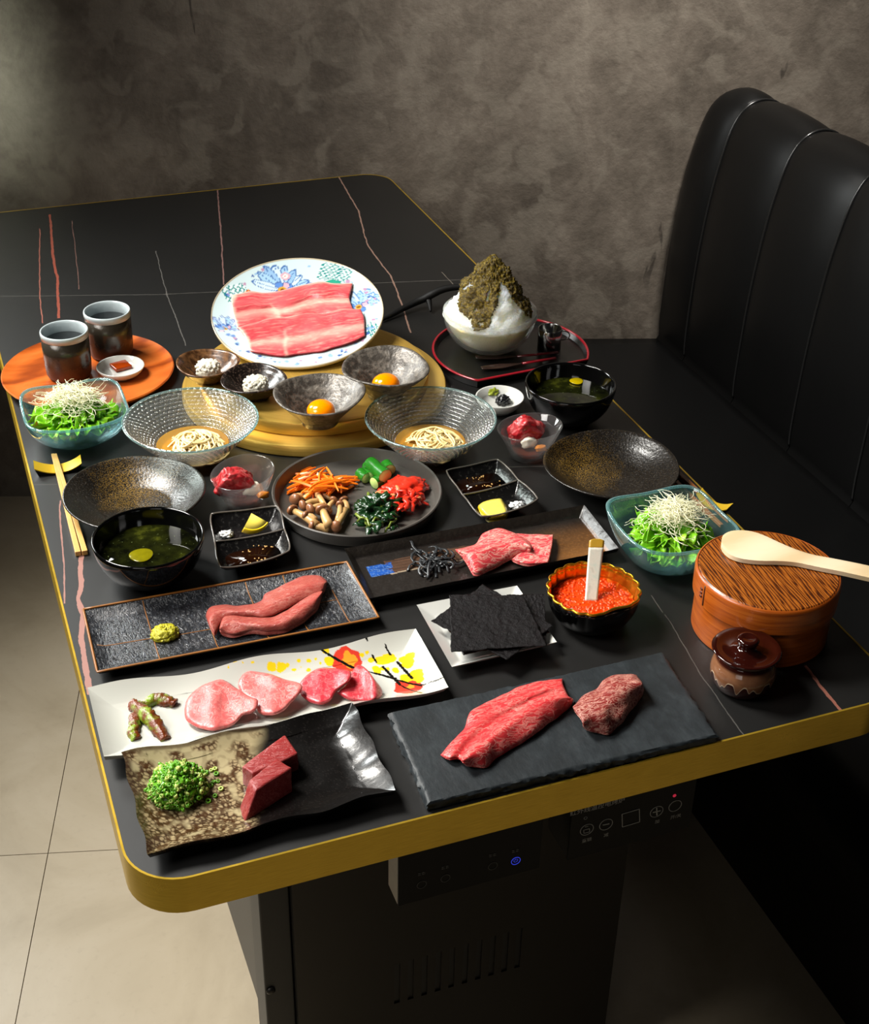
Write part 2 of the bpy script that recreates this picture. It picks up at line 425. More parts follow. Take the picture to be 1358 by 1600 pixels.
def speck(name, base, c2, sc=220, lo=.56, hi=.66, rough=.3, amt=1.0, bs=None, bstr=.5, extra=None, coat=None, metal=0.0):
    k = N(name); v = k.coord(); n = k.noise(v, sc, 3, .6); f = k.ramp(n, [(lo, 0.0), (hi, amt)])
    c = k.mix(f, base, c2)
    if extra: c = extra(k, v, c)
    k.p(c, rough, metal, .5, coat); k.bump(k.noise(v, bs or sc*.5, 4), bstr, .001); return k.m
def _gold(k, v, c):
    x = k.sep(v); dx = k.math('ADD', x[0], .022); dy = k.math('SUBTRACT', x[1], .035)
    d = k.math('SQRT', k.math('ADD', k.math('MULTIPLY', dx, dx), k.math('MULTIPLY', dy, dy)))
    m = k.ramp(k.math('ADD', k.math('MULTIPLY', d, 12.0), k.math('MULTIPLY', k.math('SUBTRACT', k.noise(v, 40, 3), .5), .7)), [(.1, 1.0), (.72, .05)])
    g = k.math('MULTIPLY', m, k.ramp(k.noise(v, 700, 2, .7), [(.47, 0.0), (.60, 1.0)]))
    return k.mix(k.math('MULTIPLY', g, .85), c, '#8a6a2a')
MT['gold_speck'] = speck('black_gold_dust', '#0d0c0c', '#45423e', 620, .55, .68, .26, .7, 300, .5, _gold)
def _egg(k, v, c): return c
MT['stone_bowl'] = speck('silver_stoneware', '#4b4640', '#8f877c', 120, .45, .72, .33, .8, 210, 1.0, metal=.25)
MT['brown_bowl'] = speck('brown_glaze', '#3a2414', '#7a5433', 120, .4, .7, .25, 1, 90, .3, metal=.2)
MT['dark_bowl'] = speck('dark_glaze', '#1d1613', '#5a4a40', 300, .52, .66, .22, .8, 120, .3)
MT['banchan'] = simple('matte_grey_stoneware', '#4b4843', .36, nscale=260, namt=.12, bscale=300, bstr=.08)
MT['sauce_dish'] = speck('black_textured_glaze', '#100f0f', '#3a3835', 260, .56, .7, .18, .6, 140, .7)
MT['slate'] = speck('slate', '#22272a', '#343a3e', 40, .35, .75, .6, 1, 120, .35)
MT['slate_edge'] = MT['slate']
MT['rust_rim'] = simple('rust_rim', '#84521f', .4, nscale=200, namt=.3)
MT['dish_rim'] = simple('worn_rim_glaze', '#5a544d', .2, nscale=200, namt=.3, coat=.3)  # lighter rim glaze, with the edge highlight put into its colour
MT['soy'] = simple('soy_sauce', '#1a0903', .05)
MT['sesame'] = simple('sesame', '#c99d5c', .5)
MT['salt'] = simple('salt', '#e8e8e6', .6, bscale=500, bstr=1)
MT['lemon'] = simple('lemon_flesh', '#e6d25a', .25, sss=.3, nscale=150, namt=.12)
MT['rind'] = simple('lemon_rind', '#e8c21a', .35, bscale=300, bstr=.4)
MT['noodle'] = simple('noodle', '#ecd498', .3, sss=.2, namt=.05)
MT['broth'] = liquid('amber_broth', '#e6bd62', '#c79a45', .42)
MT['sprout'] = simple('sprout', '#efecc6', .4, sss=.15, namt=.1)
def _lettuce():
    k = N('lettuce'); v = k.coord(); n = k.noise(v, 45, 4); k.p(k.ramp(n, [(.3, '#3f8a0c'), (.52, '#79bd1c'), (.75, '#a9d93c')]), .35, 0, .4)
    k.b.inputs['Subsurface Weight'].default_value = .25; k.b.inputs['Subsurface Scale'].default_value = .002
    k.bump(k.noise(v, 180, 3), .4, .0012); return k.m
MT['lettuce'] = _lettuce()
MT['carrot'] = simple('carrot', '#f07a18', .3, sss=.15, nscale=80)
MT['onion'] = simple('pale_strip', '#e9b98c', .3, sss=.2)
MT['cuke_skin'] = simple('cucumber_skin', '#1c6a14', .25, nscale=120, namt=.5)
MT['cuke'] = simple('cucumber_flesh', '#bcd67a', .3)
MT['kimchi'] = simple('kimchi', '#d9301c', .22, sss=.2, nscale=110, namt=.4, bscale=260, bstr=.6)
MT['kimchi_pale'] = simple('kimchi_pale', '#e88a5a', .25, sss=.2, nscale=90, namt=.3)
MT['spinach'] = simple('spinach', '#123014', .22, nscale=90, namt=.6, bscale=240, bstr=.7)
MT['spinach_stem'] = simple('spinach_stem', '#6a7a2a', .3)
MT['shroom'] = simple('mushroom_stem', '#bd9660', .35, sss=.2, nscale=90, namt=.2)
MT['shroom_cap'] = simple('mushroom_cap', '#8a5a3a', .3, nscale=70, namt=.3)
MT['nori'] = (lambda k: (k.p(k.ramp(k.noise(k.coord(), 120, 6, .75), [(.35, '#050304'), (.6, '#0d0809'), (.75, '#21161a')]), .5, 0, .16), k.bump(k.noise(k.coord(), 260, 5, .7), 1.0, .002), k.m)[2])(N('nori'))
MT['nori_thin'] = simple('nori_thin', '#2a160a', .4, nscale=120, namt=.5, bscale=250, bstr=.8)
MT['roe'] = simple('salmon_roe', '#ee3f04', .1, sss=.3, nscale=60, namt=.25)
MT['roe_sauce'] = simple('roe_liquid', '#e03a05', .08, sss=.3, nscale=60, namt=.3)
def _pearl():
    k = N('mother_of_pearl'); v = k.coord(); n = k.noise(v, 60, 4, .6, 1.0); k.p(k.ramp(n, [(.3, '#a9a79a'), (.5, '#cfcabb'), (.7, '#b9c3b6')]), .2, 0, .6, .4); return k.m
MT['pearl'] = _pearl()
MT['pearl_tip'] = simple('amber_tip', '#b08a2c', .25)
MT['jar_glaze'] = simple('oxblood_glaze', '#260905', .07, coat=.5, nscale=30, namt=.5)
MT['wasabi'] = simple('wasabi', '#b4ad24', .4, sss=.2, nscale=220, namt=.3, bscale=320, bstr=1, bdist=.002)
MT['wasabi_green'] = simple('wasabi_relish', '#8f9a2c', .35, nscale=200, namt=.4)
MT['black_bit'] = simple('black_relish', '#0d0d10', .25, bscale=300, bstr=.8)
MT['kelp'] = simple('salted_kelp', '#26282a', .35, nscale=160, namt=.5)
MT['stem_green'] = (lambda k: (k.p(k.ramp(k.noise(k.coord(), 95, 4), [(.40, '#7c9427'), (.48, '#6a5a18'), (.55, '#6a2f10')]), .25, 0, .5), k.bump(k.noise(k.coord(), 220, 4), .8, .002), k.m)[2])(N('pickled_stem'))
MT['scallion'] = simple('scallion', '#5c9a1a', .3, nscale=130, namt=.6)
MT['scallion_pale'] = simple('scallion_pale', '#b4c766', .3, sss=.2)
MT['garlic'] = simple('garlic', '#e8e2d0', .25, sss=.3)
MT['jelly'] = simple('amber_jelly', '#8c3208', .08, sss=.2, nscale=70, namt=.4)
MT['twig'] = simple('black_wood', '#060504', .6, spec=.25)
MT['mirror'] = simple('polished_steel', '#b5b5b2', .16, 1.0, namt=.02)
MT['dark_clear'] = simple('smoked_lacquer', '#2e211c', .15)

# ------------------------------------------------------------------ the setting
WN = V((.319, 1, 0)); WD = 1.945; WNn = WN.normalized()     # back wall: WN . p = WD
wall_dir = V((1, -.319, 0)).normalized()
def wall_y(x): return WD-.319*x
def _concrete():
    k = N('concrete'); v = k.coord()
    big = k.noise(v, 1.7, 5, .6, .3); mid = k.noise(k.coord(rot=(0, .4, .2), scale=(1, 1, .75)), 6.5, 7, .68, .35); fine = k.noise(v, 46, 5, .65)
    cl = k.noise(k.coord(loc=(3, 1, 2)), 14, 3, .5, .6)
    f = k.math('ADD', k.math('ADD', k.math('MULTIPLY', big, .45), k.math('MULTIPLY', mid, .45)), k.math('MULTIPLY', fine, .14))
    c = k.ramp(f, [(.36, '#3c352f'), (.47, '#585047'), (.55, '#6a6157'), (.68, '#877e72')])
    c = k.mix(k.math('MULTIPLY', k.ramp(cl, [(.52, 0.0), (.60, 1.0)]), .35), c, '#847c70')
    scr = k.noise(k.coord(scale=(1, 1, .2), rot=(0, .5, .3)), 30, 3, .5, .6)
    sm = k.math('MULTIPLY', k.ramp(scr, [(.66, 0.0), (.70, .7)]), k.ramp(k.noise(v, 5, 2), [(.5, 0.0), (.6, 1.0)]))
    k.p(k.mix(sm, c, '#2f2a25'), .6, 0, .3); k.bump(k.math('ADD', mid, k.math('MULTIPLY', fine, .5)), .5, .008); return k.m
MT['concrete'] = _concrete()
mb = MB(); p0 = V((0, WD, 0)) - wall_dir*4.2; p1 = V((0, WD, 0)) + wall_dir*2.6
mb.add([p0, p1, p1+V((0, 0, 3)), p0+V((0, 0, 3)), p0+WNn*.1, p1+WNn*.1, p1+WNn*.1+V((0, 0, 3)), p0+WNn*.1+V((0, 0, 3))],
       [(0, 1, 2, 3), (5, 4, 7, 6), (0, 4, 5, 1), (2, 6, 7, 3), (1, 5, 6, 2), (0, 3, 7, 4)])
tag(obj('wall_back', mb, MT['concrete'], smooth_=False), kind='structure')
mb = MB(); mb.box((-2.2, -2.6, -.06), (3.2, 2.2, -.004))
floor = tag(obj('floor', mb, simple('grout', '#5e5546', .8), smooth_=False), kind='structure')
def _tile():
    k = N('stone_tile'); v = k.coord(); n = k.noise(v, 3.5, 6, .6, .6); s = k.noise(v, 90, 3)
    c = k.ramp(n, [(.3, '#9a8c74'), (.5, '#ab9d85'), (.7, '#b5a892')]); k.p(k.mix(k.ramp(s, [(.3, .12), (.42, 0.0)]), c, '#8d8270'), .38, 0, .45)
    k.bump(n, .05, .002); return k.m
MT['tile'] = _tile()
td = V((.274, 1, 0)).normalized(); tc = V((1, -.274, 0)).normalized(); t0 = V((-.059, .829, 0))
def tile_mb(o):
    m = MB(); g = .0007; a, b = .6, 1.2
    c = [o+tc*x+td*y for x, y in ((g, g), (a-g, g), (a-g, b-g), (g, b-g))]
    m.add([q+V((0, 0, -.012)) for q in c]+[q for q in c], [(3, 2, 1, 0), (4, 5, 6, 7), (0, 1, 5, 4), (1, 2, 6, 5), (2, 3, 7, 6), (3, 0, 4, 7)]); return m
for i in range(-3, 4):
    for j in range(-3, 1):
        o = t0+tc*(.6*i)+td*(1.2*j)
        ok = all(WN.dot(o+tc*x+td*y) < WD+.0 for x, y in ((0, 1.0), (.6, 1.0)))
        if ok and -1.6 < o.x < 2.2 and o.y > -2.2: obj('floor_tile', tile_mb(o), MT['tile'], floor, smooth_=False)

# ------------------------------------------------------------------ table
def _tabletop():
    k = N('black_sintered_stone'); v = k.coord(); x = k.sep(v)
    wob = k.math('MULTIPLY', k.math('SUBTRACT', k.noise(v, 26, 4, .6), .5), .012)
    brk = k.noise(v, 60, 3)
    col = k.mix(k.noise(v, 8, 4), '#0d0d0c', '#151413')
    def vein(pts, width, color, amt=1.0, horiz=False, wobk=1.0):
        nonlocal col
        P = [at(*p) for p in pts]; P = [(q.x, q.y) if horiz else (q.y, q.x) for q in P]; P.sort()
        t_, s_ = (x[0], x[1]) if horiz else (x[1], x[0])
        a, b = P[0][0], P[-1][0]; lo = min(q[1] for q in P)-.01; hi = max(q[1] for q in P)+.01
        fc = k.new('ShaderNodeFloatCurve'); cv = fc.mapping.curves[0]
        pp = [((q[0]-a)/(b-a), (q[1]-lo)/(hi-lo)) for q in P]
        while len(cv.points) < len(pp): cv.points.new(.5, .5)
        for i, q in enumerate(pp): cv.points[i].location = q; cv.points[i].handle_type = 'VECTOR'
        fc.mapping.update()
        tn = k.math('DIVIDE', k.math('SUBTRACT', t_, a), b-a); k.link(tn, fc.inputs['Value'])
        tgt = k.math('ADD', k.math('MULTIPLY', fc.outputs[0], hi-lo), lo)
        d = k.math('ABSOLUTE', k.math('ADD', k.math('SUBTRACT', s_, tgt), k.math('MULTIPLY', wob, wobk)))
        wd = k.math('MULTIPLY', k.math('ADD', k.math('MULTIPLY', brk, 1.5), .25), width)
        m = k.math('LESS_THAN', d, wd); ins = k.math('MULTIPLY', k.math('GREATER_THAN', tn, 0.0), k.math('LESS_THAN', tn, 1.0))
        col = k.mix(k.math('MULTIPLY', k.math('MULTIPLY', m, ins), amt), col, color)
    vein([(127, 865), (125, 897), (127, 915), (122, 935), (129, 960), (127, 1000), (137, 1060), (141, 1085)], .0028, '#94675c', .9, False, .3)
    vein([(94, 782), (93, 797), (96, 835), (100, 890), (101, 943)], .0009, '#94675c', .8, False, .3)
    vein([(78, 335), (82, 390), (90, 440), (92, 497)], .0020, '#8f4433', .9, False, .5)
    vein([(62, 357), (62, 465), (67, 505)], .0009, '#9a5a4a', .8, False, .4)
    vein([(112, 345), (118, 395), (124, 452)], .0007, '#7d5a50', .6, False, .5)
    vein([(243, 392), (262, 463), (290, 540)], .0008, '#8a8680', 0.33, False, .5)
    vein([(340, 297), (345, 360), (350, 445)], .0012, '#82605a', .8, False, .4)
    vein([(530, 276), (560, 330), (575, 385), (610, 430), (628, 475), (642, 520)], .0013, '#8a6c5e', .85, False, .5)
    vein([(690, 425), (705, 440), (730, 470)], .0007, '#7d7468', .5, False, .3)
    vein([(0, 463), (250, 460), (340, 456), (590, 442), (720, 437)], .0008, '#77736c', 0.39, True, .25)
    vein([(790, 730), (860, 728)], .0006, '#77736c', 0.28, True, .2)
    vein([(50, 757), (110, 757)], .0006, '#77736c', 0.22, True, .2)
    vein([(1258, 1040), (1280, 1070), (1318, 1114)], .0018, '#8a5648', .9, False, .4)
    vein([(1040, 960), (1062, 997), (1097, 1056), (1137, 1115), (1165, 1152)], .0006, '#8a8680', 0.22, False, .4)
    vein([(1018, 930), (1036, 957)], .0005, '#77736c', 0.33, False, .2)
    k.p(col, .45, 0, .5); k.bump(k.noise(v, 240, 3), .05, .0004); return k.m
MT['tabletop'] = _tabletop()
def rounded(x0, y0, x1, y1, r, n=10):
    out = []
    for cx, cy, a0 in ((x1-r, y0+r, -PI/2), (x1-r, y1-r, 0), (x0+r, y1-r, PI/2), (x0+r, y0+r, PI)):
        for i in range(n+1): a = a0+PI/2*i/n; out.append((cx+r*math.cos(a), cy+r*math.sin(a)))
    return out
table = thing('dining_table', 'long black veined stone restaurant table with brass edge band and steel grill cabinet below', 'table', (TW/2, TL/2, 0))
def prism(outer, z0, z1):
    m = MB(); n = len(outer); m.add([V((x, y, z0)) for x, y in outer]+[V((x, y, z1)) for x, y in outer],
        [tuple(range(n-1, -1, -1)), tuple(range(n, 2*n))]+[(i, (i+1) % n, n+(i+1) % n, n+i) for i in range(n)]); return m
RC = .052
tt = obj('tabletop', prism(rounded(.0022, .0022, TW-.0022, TL-.0022, RC-.002), TT-.04, TT), MT['tabletop'], table, smooth_=False)
tt.data.transform(Matrix.Translation(V(table.location))); tt.location = -V(table.location)   # keep object coordinates equal to room coordinates
def band():
    a = rounded(0, 0, TW, TL, RC); b = rounded(.0022, .0022, TW-.0022, TL-.0022, RC-.0022); n = len(a); m = MB()
    z0, z1 = TT-.0415, TT+.0004
    m.add([V((*q, z0)) for q in a]+[V((*q, z1)) for q in a]+[V((*q, z1)) for q in b]+[V((*q, z0)) for q in b],
          [f for i in range(n) for j in ((i+1) % n,) for f in ((i, j, n+j, n+i), (n+i, n+j, 2*n+j, 2*n+i), (2*n+i, 2*n+j, 3*n+j, 3*n+i), (3*n+i, 3*n+j, j, i))]); return m
tag(obj('edge_band', band(), MT['brass'], table, smooth_=True, auto=50), 'brass edge band around the table')
CY = .2
def cabinet():
    m = MB(); x0, x1, y0, y1, z0, z1 = .186, .612, CY, 1.3, 0.0, TT-.0405
    hx = [x0]; vx0 = .307; pitch = (.468-.307)/9; ww = .0075
    # front face with ten slots: strips between
    zs0, zs1 = .232, .304
    m.box((x0, y0+.003, z0), (x1, y1, z1))
    m.box((x0, y0, z0), (x1, y0+.003, zs0)); m.box((x0, y0, zs1), (x1, y0+.003, z1))
    xs = x0
    for i in range(10):
        a = vx0+pitch*i; m.box((xs, y0, zs0), (a, y0+.003, zs1)); xs = a+ww
    m.box((xs, y0, zs0), (x1, y0+.003, zs1)); return m
cab = obj('cabinet', cabinet(), MT['steel'], table, smooth_=False)
for i in range(10):
    a = .307+(.468-.307)/9*i; s = MB(); s.box((a, CY+.0022, .232), (a+.0075, CY+.0029, .304)); obj('vent_slot', s, MT['black_metal'], cab, smooth_=False)
m = MB(); m.box((.150, CY+.01, 0), (.1855, CY+.06, TT-.0405)); post = obj('post', m, MT['black_metal'], table, smooth_=False, bevel=.002)
m = MB(); m.lathe([(0, 0), (.0055, 0), (.0055, .002), (.003, .004), (0, .004)], 16); 
for q in m.v: q.xyz = (q.x, -q.z, q.y)
b0 = on_y(423, 1547, CY+.01)
for q in m.v: q += b0
obj('bolt', m, MT['steel'], post)
UX, UZ = V((1, 0, 0)), V((0, 0, 1))
# left control panel
m = MB(); m.box((.258, .052, .585), (.4135, .079, TT-.0415)); pa = tag(obj('control_panel', m, MT['cream_metal'], table, smooth_=False), 'left control box with a cream metal side')
m = MB(); m.box((.2585, .050, .5835), (.413, .0525, TT-.0416)); obj('panel_face', m, MT['panel_glass'], pa, smooth_=False)
def ring(px, py, Y, r=.0052, wd=.0006, n=28):
    c = on_y(px, py, Y); m = MB(); vs = []
    for rr, y in ((r, 0), (r, -.0004), (r-wd, -.0004), (r-wd, 0)):
        for i in range(n): a = 2*PI*i/n; vs.append(c+V((rr*math.cos(a), y, rr*math.sin(a))))
    m.add(vs, [(j*n+i, j*n+(i+1) % n, ((j+1) % 4)*n+(i+1) % n, ((j+1) % 4)*n+i) for j in range(4) for i in range(n)]); return m
def mark_mb(px, py):
    c = on_y(px, py, .0498); m = MB()     # two blurred print marks, too small to read in the photograph
    for dx in (-.0022, .0022):
        for dz in (-.0011, .0011): m.box((c.x+dx-.0016, c.y-.0002, c.z+dz-.0006), (c.x+dx+.0016, c.y+.0001, c.z+dz+.0006))
    return m
for px, py in ((659, 1382), (696, 1372), (770, 1353)):
    obj('button', ring(px, py, .0499), MT['icon_dim'], pa); obj('button_mark', mark_mb(px, py-17), MT['icon_dim'], pa)
k = N('blue_led'); k.p('#0a0a30'); k.b.inputs['Emission Color'].default_value = (.05, .08, 1, 1); k.b.inputs['Emission Strength'].default_value = .5
MT['blue'] = k.m
k = N('red_led'); k.p('#300505'); k.b.inputs['Emission Color'].default_value = (1, .04, .1, 1); k.b.inputs['Emission Strength'].default_value = .35
MT['red'] = k.m
tag(obj('button', ring(806, 1345, .0499), MT['blue'], pa), 'power button glowing blue')
m = text_mb('\u23fb', .006, on_y(806, 1345, .0498), UX, UZ); obj('power_symbol', m, MT['blue'], pa)
obj('button_mark', mark_mb(806, 1329), MT['icon_dim'], pa)
# right control panel
m = MB(); m.box((.4455, .0525, .583), (.5885, .1, TT-.0415)); pb = tag(obj('control_panel', m, MT['black_metal'], table, smooth_=False), 'right black control box with white icons')
m = MB(); m.box((.445, .050, .5825), (.589, .0525, TT-.0416)); obj('panel_face', m, MT['panel_glass'], pb, smooth_=False)
for px, py in ((917, 1296), (947, 1288), (1026, 1268), (1055, 1259)): obj('button', ring(px, py, .0499, .0078, .0007), MT['icon'], pb)
obj('indicator', ring(915, 1278, .0499, .002, .0005), MT['icon'], pb)
obj('indicator', ring(1054, 1243, .0499, .002, .0019), MT['red'], pb)
def seg(a, b, Y=.0496, w=.0008):
    A, B = on_y(*a, Y), on_y(*b, Y); d = (B-A).normalized(); s = V((-d.z, 0, d.x))*w/2; f = V((0, -.0003, 0)); m = MB()
    return [A-s, B-s, B+s, A+s, A-s+f, B-s+f, B+s+f, A+s+f]
BF = [(0, 1, 2, 3), (7, 6, 5, 4), (0, 4, 5, 1), (1, 5, 6, 2), (2, 6, 7, 3), (3, 7, 4, 0)]
m = MB()
for a, b in (((942, 1289), (952, 1287)),): m.add(seg(a, b, w=.0012), BF)
obj('minus_sign', m, MT['icon'], pb, smooth_=False)
m = MB(); m.add(seg((1020, 1269.5), (1032, 1266.5), w=.0014), BF); m.add(seg((1026, 1262), (1026.5, 1274), w=.0014), BF); obj('plus_sign', m, MT['icon'], pb, smooth_=False)
m = MB(); q = [(972, 1272), (999, 1264), (999.5, 1284), (972.5, 1292)]
for i in range(4): m.add(seg(q[i], q[(i+1) % 4]), BF)
obj('display_frame', m, MT['icon'], pb, smooth_=False)
m = MB(); q = [(912, 1297), (921, 1294.5), (921.5, 1299.5), (912.5, 1302)]
for i in range(4): m.add(seg(q[i], q[(i+1) % 4], w=.0006), BF)
m.add(seg((914, 1292), (919, 1291), w=.0006), BF); obj('lock_symbol', m, MT['icon'], pb, smooth_=False)
for s, px, py, z in (('\u7ea2\u5916\u7ebf\u6e29\u63a7\u7535\u70e4\u7089', 934, 1261, .0078), ('\u7ae5\u9501', 917, 1313, .0058), ('\u51cf', 947, 1305, .0058), ('\u52a0', 1027, 1284, .0058), ('\u5f00/\u5173', 1056, 1276, .0058)):
    obj('panel_lettering', text_mb(s, z, on_y(px, py, .0497), UX, UZ), MT['icon'], pb)

# ------------------------------------------------------------------ bench sofa
sofa = thing('bench_sofa', 'black leather bench with a tall channel-stitched backrest against the concrete wall', 'sofa', (1.45, .7, 0))
SEAT = .385
prof = [(1.535, SEAT-.012), (1.362, SEAT-.012), (1.3545, SEAT+.012), (1.352, .45), (1.356, .60), (1.366, .72), (1.3785, .80), (1.396, .868), (1.418, .902), (1.45, .915), (1.485, .908), (1.512, .888), (1.529, .845), (1.535, .72), (1.535, .5)]
seams = [1.395, 1.20, 1.0, .80, .60, .40, .20, 0.0, -.2]
def sofa_panel(ya, yb, first):
    m = MB(); nb = 12; P = cr([(x, z) for x, z in prof], 44); n = len(P); rows = []
    for j in range(nb+1):
        t = j/nb; bul = .011*(1-abs(2*t-1)**2.6)
        for i, q in enumerate(P):
            tan = (P[min(i+1, n-1)]-P[max(i-1, 0)]).normalized(); nn = V((-tan.y, tan.x, 0))*-1
            if nn.x > 0 and nn.y < 0: nn = -nn
            d = bul*smooth((q.y-.40)/.2)*(1 if i < n-3 else .3)
            x, z = q.x-abs(nn.x)*0+nn.x*0, q.y
            nx, nz = (-tan.y, tan.x); 
            x += nx*-d if nx > 0 else nx*d; z += abs(nz)*d if i > 8 else 0
            ye = (wall_y(x)-.006) if first else ya
            m.v.append(V((x, ye+(yb-ye)*t, z)))
    for j in range(nb):
        for i in range(n-1): m.f.append((j*n+i, j*n+i+1, (j+1)*n+i+1, (j+1)*n+i))
        m.f.append((j*n+n-1, j*n, (j+1)*n, (j+1)*n+n-1))
    m.f.append(tuple(range(n-1, -1, -1))); m.f.append(tuple(nb*n+i for i in range(n)))
    return m
for a in range(len(seams)):
    ya = seams[a-1] if a else 0
    obj('back_panel', sofa_panel(ya-.0008 if a else 0, seams[a]+.0008, a == 0), MT['leather'], sofa, auto=60)
    P = cr([(x-.0022, z) if z < .89 else (x, z+.0022) for x, z in prof[2:-3]], 40)
    m = MB(); m.tube([V((q.x+.0012, seams[a], q.y)) for q in P], .0024, 10); obj('piping', m, MT['piping'], sofa)
def cushion(x0, x1, yb, z0, z1):
    m = MB()
    def T(u, v):
        x = x0+(x1-x0)*u; y1 = wall_y(x)-.006; y = yb+(y1-yb)*v
        e = (1-max(0, 1-2*u)**8)*(1-max(0, 1-2*v)**40); return V((x, y, z0+(z1-z0)*(.55+.45*math.sqrt(max(e, 0)))))
    def B(u, v):
        x = x0+(x1-x0)*u; y1 = wall_y(x)-.006; return V((x, yb+(y1-yb)*v, z0))
    return m.shell(T, B, 20, 60)
obj('seat', cushion(.93, 1.352, -.3, SEAT-.12, SEAT), MT['leather'], sofa)
m = MB(); m.add([V((x, y, z)) for z in (0, SEAT-.1205) for x, y in ((.96, -.3), (1.53, -.3), (1.53, wall_y(1.53)-.006), (.96, wall_y(.96)-.006))],
    [(3, 2, 1, 0), (4, 5, 6, 7), (0, 1, 5, 4), (1, 2, 6, 5), (2, 3, 7, 6), (3, 0, 4, 7)]); obj('plinth', m, MT['black_metal'], sofa, smooth_=False)

# ------------------------------------------------------------------ grill cover in the table's middle
LC = V((.406, .832, TT))
lid = thing('grill_cover', 'round stepped brushed brass grill cover set in the middle of the table', 'grill cover', LC)
m = MB(); m.lathe([(0, 0), (.183, 0), (.185, .002), (.185, .012), (.183, .0155), (.180, .0165), (0, .0165)], 128); 
for q in m.v: q += LC
obj('base_ring', m, MT['lid'], lid, auto=40)
m = MB(); m.lathe([(0, .0166), (.157, .0166), (.1585, .018), (.1595, .033), (.1585, .0355), (.156, .036), (.15, .0352), (0, .0352)], 128)
for q in m.v: q += LC
obj('cover_disc', m, MT['lid'], lid, auto=40)
LID = .0354

# ------------------------------------------------------------------ round bowls
def shift(m, c):
    for q in m.v: q += c
    return m
def bowl_profile(R, h, foot, foot_h, th, curve=1.6, floor_r=None, n=14):
    """outer then inner profile of a bowl; curve > 1 is round, 1 is a cone"""
    out = [(0, foot_h*.4), (foot*.8, foot_h*.4), (foot*.86, 0), (foot, 0), (foot, foot_h)]
    fr = floor_r or foot
    def zc(r): return max(0, (r-fr)/(R-fr))**curve
    for i in range(1, n+1):
        r = foot+(R-foot)*i/n; out.append((r, foot_h+(h-foot_h)*zc(max(r, fr))))
    out.append((R-th*.3, h+th*.35))
    inn = []
    for i in range(n, -1, -1):
        r = foot+(R-foot)*i/n; inn.append((max(0, r-th), foot_h+th+(h-foot_h-th*.7)*zc(max(r, fr))))
    return out+inn+[(0, foot_h+th)]
def px_r(L, Rr, cy, h): return (at(L, cy, h)-at(Rr, cy, h)).length/2
def base_at(px, py, h, z0=0.0): q = at(px, py, h); return V((q.x, q.y, TT+z0))

# noodle bowls
def _ng(k):
    v = k.coord(); x = k.sep(v); r = k.math('SQRT', k.math('ADD', k.math('MULTIPLY', x[0], x[0]), k.math('MULTIPLY', x[1], x[1])))
    th = k.math('ARCTAN2', x[1], x[0]); ring = k.math('FLOOR', k.math('MULTIPLY', r, 270))
    a = k.math('SINE', k.math('MULTIPLY', r, 270*2*PI)); b = k.math('SINE', k.math('ADD', k.math('MULTIPLY', th, 60), k.math('MULTIPLY', ring, 2.6)))
    return k.math('MULTIPLY', k.math('ADD', a, 1), k.math('ADD', b, 1.3))
MT['noodle_glass'] = glass('textured_glass', '#eef2f0', '#c4d4d0', .10, '#f4f7f3', .12, 2.2, _ng, .5, 2.2)
def noodle_strands(c, Rm, hm, seed):
    rr = random.Random(seed); m = MB()
    for s in range(46):
        a = rr.uniform(0, 2*PI); da = rr.choice((-1, 1))*rr.uniform(.16, .34); ph = rr.uniform(0, 6); f = rr.uniform(.25, .6)
        r0 = Rm*math.sqrt(rr.uniform(.05, .8)); ox, oy = rr.uniform(-.3, .3)*Rm, rr.uniform(-.3, .3)*Rm; lay = rr.uniform(.15, 1); pts = []
        for i in range(24):
            r = r0*(.75+.35*math.sin(ph+f*i)); x = ox+r*math.cos(a); y = oy*.6+r*math.sin(a); q = math.hypot(x, y)
            if q > Rm: x *= Rm/q; y *= Rm/q; q = Rm
            z = .0015+hm*lay*max(0, 1-(q/Rm)**2)+.0015*rn((x*60, y*60, s), 1)
            pts.append(V((x, y, max(.0008, z)))+c); a += da
        m.tube(pts, .00135, 6)
    return m
def noodle_bowl(px, py, L, Rr, label, glabel, nlabel, blabel, seed):
    h = .056; R_ = px_r(L, Rr, py, h)-.0015; c = base_at(px, py, h)
    t = thing('noodle_bowl', glabel, 'bowl', c, 'glass noodle bowls')
    m = MB(); m.lathe(bowl_profile(R_, h, .033, .003, .0032, 1.12), 128); obj('bowl', shift(m, c), MT['noodle_glass'], t)
    m = MB(); m.lathe([(R_-.0030, h-.0006), (R_-.0002, h-.0004), (R_+.0002, h+.0006), (R_-.001, h+.0014), (R_-.0028, h+.0008)], 128, closed=True); obj('rim', shift(m, c), MT['glass_rim'], t)
    lz = .0205; rl = .033+(R_-.033)*((lz-.0062)/(h-.0062))**(1/1.12)-.004
    m = MB(); m.lathe([(0, .0066), (.0285, .0066), (.0305, .0075), (rl, lz), (rl-.001, lz+.0002), (0, lz+.0002)], 64); 
    single('broth', shift(m, c), MT['broth'], blabel, 'broth')
    nc = c+V((.004, -.004, lz-.008))
    single('noodles', noodle_strands(nc, .044, .022, seed), MT['noodle'], nlabel, 'noodles', kind='stuff')
MT['glass_rim'] = glass('glass_rim', '#cfe6e6', '#8fc4c4', .12, '#cfe2e0', .03, 1.5)
noodle_bowl(298, 655, 190, 407, '', 'textured clear conical glass noodle bowl on the left, beside the leafy salad', 'pale noodles in the left glass bowl, beside the leafy salad', 'amber broth in the left glass noodle bowl', 3)
